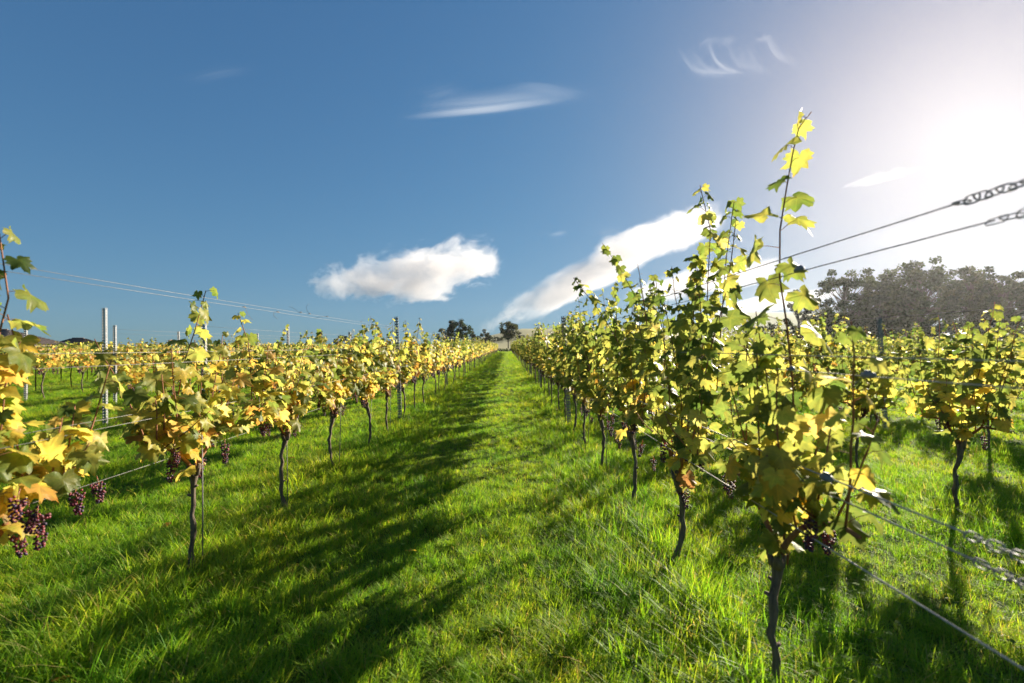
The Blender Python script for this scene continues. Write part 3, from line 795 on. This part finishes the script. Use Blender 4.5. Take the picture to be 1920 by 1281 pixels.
# ------------------------------------------------------------------ wires, chains, tensioners
def wire(x, h, y0, y1, label, group, r=.0019, sag=.012, step=6.7, dx=0, knots=0, seed=1, m='wire'):
    r_ = random.Random(seed); pts = []; y = y0
    ys = [y0]
    while ys[-1] < min(y1, 30): ys.append(ys[-1] + step / 4)
    while ys[-1] < y1: ys.append(ys[-1] + step)
    for k, yy in enumerate(ys):
        pts.append((x + dx * math.sin(yy * .5), yy, h - (sag if k % 4 == 2 else (sag * .7 if k % 2 else 0))))
    mb = MB(); mb.tube(pts, r, 5)
    o = mb.build('trellis_wire', M[m]); tag(o, label, 'wire', group)
    if knots:
        kb = MB()
        for _ in range(knots):
            yy = r_.uniform(max(y0, 2.2), 9); zz = h - sag * .5; a = r_.uniform(0, 6)
            q = [Vector((x, yy, zz))]; d = rv(r_, 1).normalized() * .018
            for s in range(r_.randint(3, 6)): d = (d + rv(r_, .012)); q.append(q[-1] + d)
            kb.tube(q, .0013, 3)
            kb.tube([(x, yy - .02, zz), (x + .004, yy, zz + .003), (x, yy + .02, zz)], .0036, 4)
        kb.build('dry_tendrils', M['bark'], o)
    return o
WN = [(.80, 'lowest fruiting wire', 0), (.945, 'lower paired wire', .0), (1.025, 'lower paired wire of the upper strand', 0), (1.36, 'middle wire below eye level', 0), (1.42, 'upper middle wire', 0), (1.735, 'lower strand of the top wire pair', .02), (1.775, 'upper strand of the top wire pair', -.02)]
for k, (h, nm, dx) in enumerate(WN):
    wire(LEFT_X + (.03 if k % 2 else -.03), h + ((.12, .07)[k - 1] if k in (1, 2) else 0), 1.0, 95, f'galvanised {nm} in the row left of the path', 'trellis wires left of the path', .0011 if k >= 5 else .0014, knots=7 if k >= 5 else 0, seed=k, dx=dx)
    wire(RIGHT_X + (.03 if k % 2 else -.03), h, (.62 if k in (0, 3, 4) else 1.04), 95, f'galvanised {nm} in the row right of the path', 'trellis wires right of the path', .0025 if k < 3 else .0019, knots=8 if k >= 5 else (3 if k in (1, 2) else 0), seed=40 + k, dx=dx, m='sunlit_wire' if k < 5 else 'wire')
for x, y0, nm in ((3.92, 3.0, 'second row right of the path'), (6.45, 4.5, 'third row right of the path'), (9.05, 6.5, 'fourth row right of the path'), (-4.7, 7.3, 'second row left of the path'), (-7.2, 8.4, 'third row left of the path'), (-9.8, 11.7, 'fourth row left of the path')):
    for h, hn in ((.80, 'lowest wire'), (1.05, 'second wire up'), (1.38, 'third wire up'), (1.75, 'top wire')):
        wire(x, h, y0, 60, f'thin {hn} strung along the {nm}', 'trellis wires in the side rows', .0018)

def chain(y0, y1, x, h0, h1, label, link_l=.035, r=.0020):
    root = empty('chain', (x, y0, h0)); tag(root, label, 'chain', 'chains tightening the wires')
    d = Vector((0, y1 - y0, h1 - h0)); ln = d.length; n = max(2, int(ln / (link_l * .66)))
    mb = MB(); pts = []
    for k in range(16):
        a = 2 * math.pi * k / 16; s = math.cos(a); pts.append(((link_l / 2 - .009) * (1 if s > 0 else -1) * min(1, abs(s) * 4) + .009 * s, .0100 * math.sin(a), 0))
    mb.tube(pts, r, 6, closed=True); me = mb.mesh('link', M['galv'])
    q = Vector((1, 0, 0)).rotation_difference(d.normalized())
    for k in range(n):
        o = link('link', me, root); o.location = d * ((k + .5) / n); o.rotation_mode = 'QUATERNION'
        from mathutils import Quaternion
        o.rotation_quaternion = q @ Quaternion((1, 0, 0), R(25 + 90 * (k % 2) + rnd.uniform(-20, 20)))
chain(.60, 1.05, RIGHT_X + .038, 1.735, 1.733, 'short loop chain on the lower of the two top wires at the right edge', .046, .0017)
chain(.60, 1.05, RIGHT_X - .038, 1.775, 1.775, 'twisted link chain on the uppermost wire at the right edge')
chain(.60, 1.08, RIGHT_X + .03, .943, .943, 'heavy link chain tightening the lower wire beside the grass at right')
chain(.60, 1.04, RIGHT_X - .03, 1.023, 1.023, 'link chain on the wire just above the heavy chain', .036)
def tensioner(p, label, s=1.0, c='plastic'):
    mb = MB(); L_ = .026 * s
    mb.tube([(0, -L_, 0), (0, -L_ * .8, 0), (0, -L_ * .3, .001), (0, L_ * .4, 0), (0, L_ * .85, 0), (0, L_, 0)], [.004 * s, .009 * s, .0115 * s, .0115 * s, .008 * s, .004 * s], 10)
    mb.box(-.004 * s, .004 * s, -L_ * .5, L_ * .5, .008 * s, .015 * s)
    o = mb.build('wire_tensioner', M[c]); o.location = p; tag(o, label, 'wire tensioner', 'tensioners on the right row wires')
xr = RIGHT_X
tensioner((xr + .03, 1.40, 1.36), 'blue grey oval clip on the middle wire beside the yellow leaves')
tensioner((xr - .03, 1.50, 1.02), 'pale blue oval clip on the wire above the lower grass', 1.1, 'galv')
tensioner((xr + .03, 1.70, .945), 'small blue clip at the tallest vine under its yellow leaves', .9)
tensioner((xr + .03, 1.73, 1.735), 'dark oval clip on the top wires next to the bare shoot', 1.0, 'galv')
tensioner((xr + .03, 1.78, 1.36), 'tiny blue clip on the shoot of the tallest vine', .7)

# thin training rods by the near trunks
RODL = [(LEFT_X, LV, 'left'), (RIGHT_X, RV, 'right')]
mb = MB(); mb.tube([(0, 0, -.05), (.004, 0, .4), (0, .004, .84)], .0036, 6); rod_me = mb.mesh('training_rod', metal_mat('dull_steel', (.20, .19, .18), .6, .2))
for x, vs_, side in RODL:
    for k, (y, s) in enumerate(vs_[1:]):
        o = link('training_rod', rod_me); xx = (1.11 if (side == 'right' and y < 2) else x) + .032; o.location = (xx, y + .015, gz(xx, y)); o.rotation_euler = (R(rnd.uniform(-2, 2)), R(rnd.uniform(-3, 3)), 0)
        tag(o, f'thin grey rod beside the trunk of the {ORD[k + 1]} vine in the {side} row', 'rod', f'training rods in the {side} row')

# ------------------------------------------------------------------ fallen leaves and weeds
for px, py, c, lb in ((135, 1274, (.42, .20, .03), 'orange fallen leaf lying in the grass at the lower left corner'),
                      (318, 981, (.48, .25, .03), 'orange fallen leaf in the grass left of the forked trunk'),
                      (505, 957, (.50, .38, .04), 'yellow fallen leaf beside the second whole trunk on the left'),
                      (550, 858, (.45, .20, .04), 'rusty fallen leaf in the grass behind the left row'),
                      (770, 1027, (.50, .36, .04), 'small yellow fallen leaf in the middle of the path')):
    y = FPX * EYE / (py - 648) * .96; x = (px - 950) / FPX * y
    o = link('fallen_leaf', LEAF_ME[rnd.randint(0, 6)]); o.location = (x, y, gz(x, y) + .065); o.rotation_euler = (R(rnd.uniform(-25, 25)), R(rnd.uniform(-25, 25)), rnd.uniform(0, 6)); o.scale = (.045, .045, .045)
    o.color = (*c, 1); tag(o, lb, 'leaf', 'fallen leaves')
def weeds():
    r_ = random.Random(5); mb = MB()
    for cx, cy, n, sp in ((1.35, 2.1, 60, .28), (.62, 2.3, 30, .22), (1.9, 2.6, 40, .3), (.3, 3.4, 30, .25), (-.6, 2.6, 24, .3), (1.5, 3.3, 40, .25)):
        for _ in range(n):
            x, y = cx + r_.gauss(0, sp), cy + r_.gauss(0, sp); h = r_.uniform(.06, .14); z = gz(x, y)
            mb.tube([(x, y, z), (x + r_.uniform(-.01, .01), y, z + h)], .0012, 3, (.10, .16, .03), cap=False)
            for k in range(3):
                a = 2.1 * k + r_.uniform(0, 1); F = frame(Vector((math.cos(a), math.sin(a), .15)), Vector((r_.uniform(-.3, .3), r_.uniform(-.3, .3), 1)))
                s = r_.uniform(.010, .018)
                pts = [(0, 0, 0), (.5, .45, .05), (.42, 1, 0), (0, 1.15, -.05), (-.42, 1, 0), (-.5, .45, .05)]
                mb.add([tuple(Vector((x, y, z + h)) + F @ (Vector(q) * s)) for q in pts], [(0, 1, 2, 3), (0, 3, 4, 5)], r_.choice([(.10, .18, .03), (.13, .21, .04), (.08, .15, .03)]))
    o = mb.build('clover', foliage_mat('clover_leaf', .45, False, .08, .8)); tag(o, 'patches of small clover weeds growing through the grass by the right row', 'weeds', kind='stuff')
weeds()

# ------------------------------------------------------------------ far trees, hedges, barns
def tree(name, x, y, z0, h, cw, clear, label, group, seed, cl=40, per=60, q=.35, cols=((.035, .055, .018), (.05, .07, .022), (.025, .042, .015)), flat=1.0, trunk_r=None, inner=.45, rcl=(.09, .16)):
    r_ = random.Random(seed); root = empty(name, (x, y, z0)); tag(root, label, 'tree', group)
    tr = trunk_r or h * .022; mt = MB()
    lean = r_.uniform(-.04, .04) * h
    axis_p = lambda f: Vector((lean * f * f, 0, h * .9 * f))
    mt.tube([axis_p(f) - (Vector((0, 0, .3)) if f == 0 else Vector()) for f in (0, .2, .45, .7, 1)], [tr * 1.2, tr, tr * .8, tr * .5, tr * .15], 8)
    mf = MB(); ch = (h - clear) / 2; cz = clear + ch
    for k in range(cl):
        a = r_.uniform(0, 6.283); u = r_.uniform(-1, 1); rr = r_.uniform(inner, 1) ** .6
        e = math.sqrt(1 - u * u); wob = r_.uniform(.8, 1.12)
        c = Vector((math.cos(a) * e * cw / 2 * rr * wob, math.sin(a) * e * cw / 2 * rr * wob, cz + u * ch * rr * wob * flat))
        f0 = max(.12, min(.85, (c.z - h * .22) / (h * .95)))
        b0_ = axis_p(f0); md = b0_.lerp(c, .55) + Vector((0, 0, -.03 * h))
        mt.tube([b0_, md, c], [tr * .32, tr * .2, tr * .06], 5, cap=False)
        rc = r_.uniform(*rcl) * (cw + h) * .5; base = r_.choice(cols)
        for _ in range(per):
            d = rv(r_); d = d / max(.3, d.length) * (r_.random() ** .5) * rc; d.z *= .75
            p = c + d; F = frame(rv(r_), rv(r_) + Vector((0, 0, .5))); s = q * r_.uniform(.6, 1.3); g = r_.uniform(.8, 1.25)
            mf.add([tuple(p + F @ (Vector(v) * s)) for v in ((-.5, -.3, 0), (.5, -.4, .05), (.35, .5, 0), (-.3, .45, .08))], [(0, 1, 2, 3)], tuple(g * v for v in base))
    mt.build('trunk', M['tree_bark'], root); mf.build('crown', M['tree_leaf'], root, False)['kind'] = 'stuff'
def at(px, y): return (px - 950) / FPX * y
def ht(py, y): return EYE + (648 - py) / FPX * y
gt = 'tall trees beyond the vines at right'
D = 105
for k, (px, top, wpx, d, lb) in enumerate((
        (1503, 553, 50, D + 20, 'small lacy tree at the left end of the tall tree line'),
        (1592, 514, 120, D, 'broad domed tree, leftmost big one in the tall line'),
        (1668, 505, 110, D + 6, 'tall tree second from the left end among the big ones'),
        (1738, 497, 110, D, 'highest tree of the line at right'),
        (1832, 508, 100, D + 4, 'rounded tree right of the gap in the tall line'),
        (1893, 518, 90, D - 2, 'tree at the right edge of the picture in the tall line'),
        (1965, 520, 110, D + 5, 'last tree of the line cut by the right edge'))):
    h = ht(top, d) * 1.06
    tree('tall_tree', at(px, d), d, -.3, h + .3, wpx / FPX * d * 1.0, h * .14, lb, gt, 200 + k, 125 if wpx > 60 else 36, 85, .42, ((.042, .055, .022), (.055, .068, .026), (.034, .044, .020)), inner=.45, rcl=(.055, .095))
tree('round_oak', at(860, 190), 190, 1.0, ht(598, 190) - 1, 46 / FPX * 190, 1.2, 'dark round tree rising over the left row of vines', 'trees behind the path end', 301, 60, 60, .5, ((.028, .045, .014), (.035, .055, .016)))
tree('field_tree', at(953, 165), 165, .7, ht(602, 165) - .7, 36 / FPX * 165, 2.9, 'lone tree with a clear trunk standing at the end of the path', 'trees behind the path end', 302, 44, 55, .42, ((.07, .075, .03), (.06, .07, .03)), trunk_r=.17)
for k, (px, top, wpx, d, lb) in enumerate(((910, 617, 20, 210, 'small grey tree between the round oak and lone tree'), (884, 619, 26, 215, 'low dark tree right beside the round oak'), (975, 619, 18, 230, 'small dark bush tree right of the lone tree'), (832, 615, 30, 200, 'dark low tree left of the round oak'), (640, 630, 26, 200, 'hazy tree top showing over the vines at left centre'), (668, 629, 18, 205, 'smaller hazy tree top next to the other over the vines'))):
    tree('distant_tree', at(px, d), d, .5, ht(top, d) - .5, wpx / FPX * d, .8, lb, 'small far trees on the skyline', 310 + k, 24, 40, .5, ((.05, .055, .03), (.04, .05, .022)))
def hedge(x0, y0, x1, y1, h, wd, label, seed, dens=16, q=.3, cols=((.030, .040, .016), (.04, .052, .018), (.024, .034, .014))):
    r_ = random.Random(seed); mb = MB(); a, b = Vector((x0, y0, 0)), Vector((x1, y1, 0)); ln = (b - a).length; nrm = Vector((-(b - a).y, (b - a).x, 0)).normalized()
    n = int(ln * h * dens)
    for _ in range(n):
        f = r_.random(); hh = h * (.8 + .35 * mnoise.noise(Vector((f * ln * .25, seed, 0))) + .14 * mnoise.noise(Vector((f * ln * 1.1, seed, 5))))
        z = hh * r_.random() ** .7; p = a.lerp(b, f) + nrm * r_.gauss(0, wd * .4) * (1.1 - .5 * z / hh) + Vector((0, 0, z))
        F = frame(rv(r_), rv(r_)); s = q * r_.uniform(.7, 1.4)
        mb.add([tuple(p + F @ (Vector(v) * s)) for v in ((-.5, -.3, 0), (.5, -.4, .05), (.35, .5, 0), (-.3, .45, .08))], [(0, 1, 2, 3)], r_.choice(cols))
    root = empty('hedge', ((x0 + x1) / 2, (y0 + y1) / 2, 0)); tag(root, label, 'hedge')
    o = mb.build('foliage', M['tree_leaf'], root, False); o['kind'] = 'stuff'; o.location = -root.location
    st = MB()
    for k in range(int(ln / 1.6)):
        p = a.lerp(b, (k + .5) / int(ln / 1.6)); st.tube([p, p + Vector((r_.uniform(-.2, .2), 0, h * .6))], [.06, .03], 5)
    o = st.build('stems', M['tree_bark'], root); o.location = -root.location
hedge(at(1395, 98), 98, at(1960, 96), 96, 6.4, 3.0, 'tall dark hedge under the tree line behind the right rows', 401, 15, .42)
hedge(at(905, 108), 108, at(1010, 108), 108, .9, 1.2, 'low dark hedge crossing the far end of the path', 402, 45, .25)
hedge(at(885, 235), 235, at(1010, 235), 235, 7.5, 4, 'dark far hedgerow behind the lone tree', 403, 6, .6)
hedge(at(1010, 330), 330, at(1260, 330), 330, 15, 5, 'distant hedgerow on the skyline of the straw field', 404, 2.2, .9)
hedge(at(1470, 92), 90, at(1700, 92), 90, 1.9, 1.6, 'low scrub strip of pale weeds before the dark hedge', 405, 40, .25, ((.07, .085, .03), (.06, .08, .028)))

def roof_mat(name, c1, c2):
    m, t, N, L = mat(name); o = N('ShaderNodeOutputMaterial'); p = N('ShaderNodeBsdfPrincipled')
    ge = N('ShaderNodeNewGeometry'); nz = noise_n(t, 1.4, 5, ge.outputs['Position'])
    r = rampnode(t, nz.outputs[0], [(.3, c1), (.7, c2)]); L(r.outputs[0], p.inputs['Base Color']); p.inputs['Roughness'].default_value = .8; L(p.outputs[0], o.inputs[0]); return m
M['roof'] = roof_mat('roof_tiles', (.075, .060, .056), (.13, .10, .09)); M['boards'] = roof_mat('wall_boards', (.06, .045, .035), (.11, .085, .065))
def barn(x, y, w_, dp, eave, ridge, label, hip):
    root = empty('barn', (x, y, 0)); tag(root, label, 'barn', 'barns beyond the left rows')
    mb = MB(); mb.box(-w_ / 2, w_ / 2, -dp / 2, dp / 2, -.3, eave); mb.build('wall', M['boards'], root, False)
    n = 14; rf = MB()
    for k in range(n):     # overlapping roof courses on both slopes and on the hipped ends
        f0, f1 = k / n, (k + 1) / n
        for sg in (-1, 1):
            def e(f, lift): return sg * (dp / 2 + .4) * (1 - f), eave - .15 + (ridge - eave + .15) * f + lift
            (ya, za), (yb, zb) = e(f0, .07), e(f1, .0)
            xa0, xa1 = -(w_ / 2 + .3) + hip * f0, (w_ / 2 + .3) - hip * f0; xb0, xb1 = -(w_ / 2 + .3) + hip * f1, (w_ / 2 + .3) - hip * f1
            rf.add([(xa0, ya, za), (xa1, ya, za), (xb1, yb, zb), (xb0, yb, zb), (xa0, ya, za - .07), (xa1, ya, za - .07)], [(0, 1, 2, 3), (0, 4, 5, 1)])
            ends = [((xa0, -abs(ya), za), (xa0, abs(ya), za), (xb0, abs(yb), zb), (xb0, -abs(yb), zb)), ((xa1, -abs(ya), za), (xa1, abs(ya), za), (xb1, abs(yb), zb), (xb1, -abs(yb), zb))]
            if sg > 0:
                for q in ends: rf.add(q, [(0, 1, 2, 3)])
    rf.build('roof', M['roof'], root, False)
    rb = MB(); rb.tube([(-(w_ / 2) + hip, 0, ridge + .03), (w_ / 2 - hip, 0, ridge + .03)], .14, 8); rb.build('ridge', M['roof'], root)
    db = MB(); db.box(-1.2, 1.2, -dp / 2 - .06, -dp / 2 - .003, 0, eave * .8); db.build('door', M['boards'], root, False)
barn(at(-15, 70), 70, 15.5, 9, 1.8, ht(619, 70), 'dark barn with a broad hipped tile roof behind the leftmost vines', 4.5)
barn(at(155, 82), 82, 5.2, 5, 1.6, ht(635, 82), 'small shed with a low dark roof right of the larger barn', 1.6)

# ------------------------------------------------------------------ clouds
def cloud_mat(name, dens, scale, thr, seed, stretch, soft=.25, alb=(.92, .895, .89)):
    m, t, N, L = mat(name); o = N('ShaderNodeOutputMaterial'); v = N('ShaderNodeVolumePrincipled')
    tc = N('ShaderNodeTexCoord'); mp = N('ShaderNodeMapping'); L(tc.outputs['Object'], mp.inputs[0])
    mp.inputs['Location'].default_value = (seed, seed * .7, seed * .3); mp.inputs['Scale'].default_value = stretch
    nz = noise_n(t, scale, 9, mp.outputs[0], .64, .35)
    ln = N('ShaderNodeVectorMath'); ln.operation = 'LENGTH'; L(tc.outputs['Object'], ln.inputs[0])
    fall = math_n(t, 'SUBTRACT', 1.0, math_n(t, 'POWER', ln.outputs['Value'], 2.0))
    s = math_n(t, 'ADD', math_n(t, 'MULTIPLY', nz.outputs[0], 2.0), math_n(t, 'MULTIPLY', fall, .65))
    r = N('ShaderNodeMapRange'); r.inputs['From Min'].default_value = thr; r.inputs['From Max'].default_value = thr + soft
    r.inputs['To Max'].default_value = dens; r.interpolation_type = 'SMOOTHSTEP'; L(s, r.inputs['Value'])
    edge = N('ShaderNodeMapRange'); edge.inputs['From Min'].default_value = 0; edge.inputs['From Max'].default_value = .12; L(fall, edge.inputs['Value'])
    L(math_n(t, 'MULTIPLY', r.outputs[0], edge.outputs[0]), v.inputs['Density'])
    v.inputs['Color'].default_value = (*alb, 1); v.inputs['Anisotropy'].default_value = .25
    L(v.outputs[0], o.inputs['Volume'])
    m.cycles.volume_step_rate = .5
    return m
def cloud(cx, cy, w_, h_, tilt, label, dens, scale, thr, seed, stretch=(1, 1, 1), depth=.6, d=2600, soft=.25):
    """an ellipsoid of air filled with uneven droplets"""
    mb = MB(); mb.add([tuple(v) for v in I3V], I3T)
    o = mb.build('cloud', cloud_mat('cloud_droplets', dens, scale, thr, seed, stretch, soft)); c = P(cx, cy, d)
    o.location = c; o.scale = (w_ / FPX * d / 2, w_ / FPX * d / 2 * depth, h_ / FPX * d / 2); o.rotation_euler = (0, -R(tilt), -math.atan2(c.x, c.y))
    tag(o, label, 'cloud', 'low white clouds', 'structure')
    return o
def subdiv(V_, T_):
    v = list(V_); t = []; cache = {}
    def mid(a, b):
        k = (min(a, b), max(a, b))
        if k not in cache: v.append(((v[a] + v[b]) / 2).normalized()); cache[k] = len(v) - 1
        return cache[k]
    for a, b, c in T_:
        x, y, z = mid(a, b), mid(b, c), mid(c, a); t += [(a, x, z), (b, y, x), (c, z, y), (x, y, z)]
    return v, t
I3V, I3T = subdiv(I2V, I2T)
cloud(795, 512, 390, 140, 12, 'puffy white cloud with ragged left end above the left row', .0055, 2.6, 1.36, 3.1, (1, 1, .55), soft=.2)
cloud(640, 530, 160, 90, 10, 'small ragged cloud patch left of the puffy cloud', .0050, 2.6, 1.44, 5.3, (1, 1, .6), soft=.2)
cloud(1080, 530, 470, 80, 24, 'long smooth tilted cloud streak over the right row', .0036, 2.2, 1.30, 8.2, (1, 1, .22))
cloud(1235, 445, 340, 84, 17, 'bright lens shaped cloud top behind the tall shoots', .0036, 1.8, 1.24, 2.4, (1, 1, .25))
cloud(1310, 530, 380, 60, 9, 'low smooth cloud bank behind the bushy tall vine', .0034, 2.0, 1.30, 6.6, (1, 1, .22))
cloud(1450, 566, 280, 44, 6, 'low pale cloud band above the green pasture', .0034, 2.0, 1.28, 9.9, (1, 1, .22))
cloud(1662, 328, 150, 16, 5, 'thin small cloud dash under the sun glow', .002, 2.4, 1.30, 4.2, (1, 1, .3))

m, t, N, L = mat('cirrus'); M['cirrus'] = m
o = N('ShaderNodeOutputMaterial'); uvn = N('ShaderNodeUVMap'); sp = N('ShaderNodeSeparateXYZ'); L(uvn.outputs[0], sp.inputs[0])
at_ = N('ShaderNodeAttribute'); at_.attribute_name = 'tint'
e1 = math_n(t, 'SUBTRACT', 1.0, math_n(t, 'POWER', math_n(t, 'ABSOLUTE', math_n(t, 'SUBTRACT', math_n(t, 'MULTIPLY', sp.outputs[0], 2.0), 1.0)), 2.0))
e2 = math_n(t, 'SUBTRACT', 1.0, math_n(t, 'POWER', math_n(t, 'ABSOLUTE', math_n(t, 'SUBTRACT', math_n(t, 'MULTIPLY', sp.outputs[1], 2.0), 1.0)), 1.5))
al = math_n(t, 'MULTIPLY', math_n(t, 'MULTIPLY', math_n(t, 'POWER', e1, 2.0), e2), math_n(t, 'MULTIPLY', at_.outputs['Fac'], 1.0))
tr = N('ShaderNodeBsdfTransparent'); tl = N('ShaderNodeBsdfTranslucent'); tl.inputs[0].default_value = (.95, .95, .95, 1); df = N('ShaderNodeBsdfDiffuse'); df.inputs[0].default_value = (.95, .95, .95, 1)
ads = N('ShaderNodeAddShader'); L(tl.outputs[0], ads.inputs[0]); L(df.outputs[0], ads.inputs[1])
mx = N('ShaderNodeMixShader'); L(al, mx.inputs[0]); L(tr.outputs[0], mx.inputs[1]); L(ads.outputs[0], mx.inputs[2]); L(mx.outputs[0], o.inputs[0])
def cirrus(strands, label, seed, d=7000):
    """bundles of long soft ice filaments, each a ribbon lying in the sky; strands: (px path, width px, opacity, count, spread)"""
    r_ = random.Random(seed); mb = MB()
    for path, wpx, op, cnt, spread in strands:
        for _ in range(cnt * 3):
            ox, oy = r_.gauss(0, spread[0]), r_.gauss(0, spread[1]); dd = d + r_.uniform(-500, 500); sc_ = r_.uniform(.7, 1.2)
            ww = wpx * r_.uniform(.2, 1.3); mx_, my_ = path[len(path) // 2]
            # Catmull-like densify
            pp = []
            for i in range(len(path) - 1):
                for s in range(6):
                    f = s / 6; p0, p1, p2, p3 = path[max(0, i - 1)], path[i], path[i + 1], path[min(len(path) - 1, i + 2)]
                    pp.append(tuple(.5 * (2 * p1[k] + (p2[k] - p0[k]) * f + (2 * p0[k] - 5 * p1[k] + 4 * p2[k] - p3[k]) * f * f + (3 * p1[k] - p0[k] - 3 * p2[k] + p3[k]) * f ** 3) for k in (0, 1)))
            pp.append(path[-1]); n = len(pp); vs = []; uv = []
            for i, (a, b) in enumerate(pp):
                a = mx_ + (a - mx_) * sc_ + ox; b = my_ + (b - my_) * sc_ + oy
                q0, q1 = pp[max(0, i - 1)], pp[min(n - 1, i + 1)]; tx, ty = q1[0] - q0[0], q1[1] - q0[1]; l_ = math.hypot(tx, ty) or 1
                nx_, ny_ = -ty / l_ * ww / 2, tx / l_ * ww / 2
                for sg, u in ((-1, 0), (0, .5), (1, 1)): vs.append(tuple(P(a + nx_ * sg, b + ny_ * sg, dd))); uv.append((u, i / (n - 1)))
            o_ = op * .06 * r_.uniform(.2, 1.3)
            mb.add(vs, [(3 * i + k, 3 * i + k + 1, 3 * i + k + 4, 3 * i + k + 3) for i in range(n - 1) for k in (0, 1)], (o_, o_, o_), uv)
    o = mb.build('cirrus_cloud', M['cirrus']); tag(o, label, 'cloud', 'high cirrus wisps', 'structure'); return o
cirrus([([(768, 219), (830, 212), (900, 205), (970, 196), (1060, 180)], 12, .16, 10, (8, 3)), ([(790, 200), (850, 195), (930, 188), (1010, 178), (1095, 172)], 26, .07, 16, (14, 8)),
        ([(960, 165), (1000, 160), (1040, 165), (1100, 178)], 9, .10, 7, (8, 5)), ([(800, 185), (840, 172), (870, 160)], 14, .06, 8, (20, 6))], 'wide feathery cirrus streak in the middle of the blue sky', 1)
cirrus([([(1290, 85), (1312, 118), (1340, 130), (1395, 132)], 12, .16, 12, (9, 4)), ([(1335, 75), (1345, 105), (1365, 122), (1400, 133)], 8, .28, 5, (4, 3)), ([(1310, 85), (1330, 72), (1350, 70)], 8, .14, 7, (8, 4)),
        ([(1345, 78), (1370, 70), (1390, 68)], 8, .12, 6, (6, 4)), ([(1440, 62), (1455, 80), (1465, 98), (1510, 113)], 9, .16, 9, (6, 4)), ([(1390, 75), (1395, 95), (1410, 118), (1450, 122)], 14, .09, 14, (16, 6)), ([(1420, 70), (1440, 64), (1452, 58)], 7, .14, 6, (6, 3))], 'curled cirrus wisps like combed hair at the upper right', 2)
cirrus([([(358, 158), (395, 146), (430, 138), (470, 133)], 10, .025, 10, (14, 6))], 'faint cirrus smudge in the blue at upper left', 3)
cirrus([([(1120, 437), (1140, 433), (1160, 430)], 7, .10, 6, (6, 3)), ([(1030, 440), (1045, 437), (1062, 434)], 6, .16, 4, (4, 2))], 'tiny cirrus shreds above the tilted cloud streak', 4)
cirrus([([(1640, 560), (1700, 470), (1760, 420), (1860, 370)], 26, .12, 5, (20, 8)), ([(1780, 480), (1840, 440), (1920, 425)], 30, .10, 8, (20, 12)), ([(1560, 470), (1660, 450), (1760, 430)], 40, .06, 8, (30, 14))], 'broad faint cirrus bands below the sun glow at right', 5)

# ------------------------------------------------------------------ air
m, t, N, L = mat('haze_air'); o = N('ShaderNodeOutputMaterial'); v = N('ShaderNodeVolumePrincipled')
v.inputs['Color'].default_value = (.96, .97, 1.0, 1); v.inputs['Density'].default_value = .00008; v.inputs['Anisotropy'].default_value = .72
L(v.outputs[0], o.inputs['Volume'])
mb = MB(); mb.box(-560, 560, -130, 560, -3.5, 46)
o = mb.build('haze', m, None, False); tag(o, 'thin sunlit haze in the air over the whole vineyard', 'haze', kind='stuff')
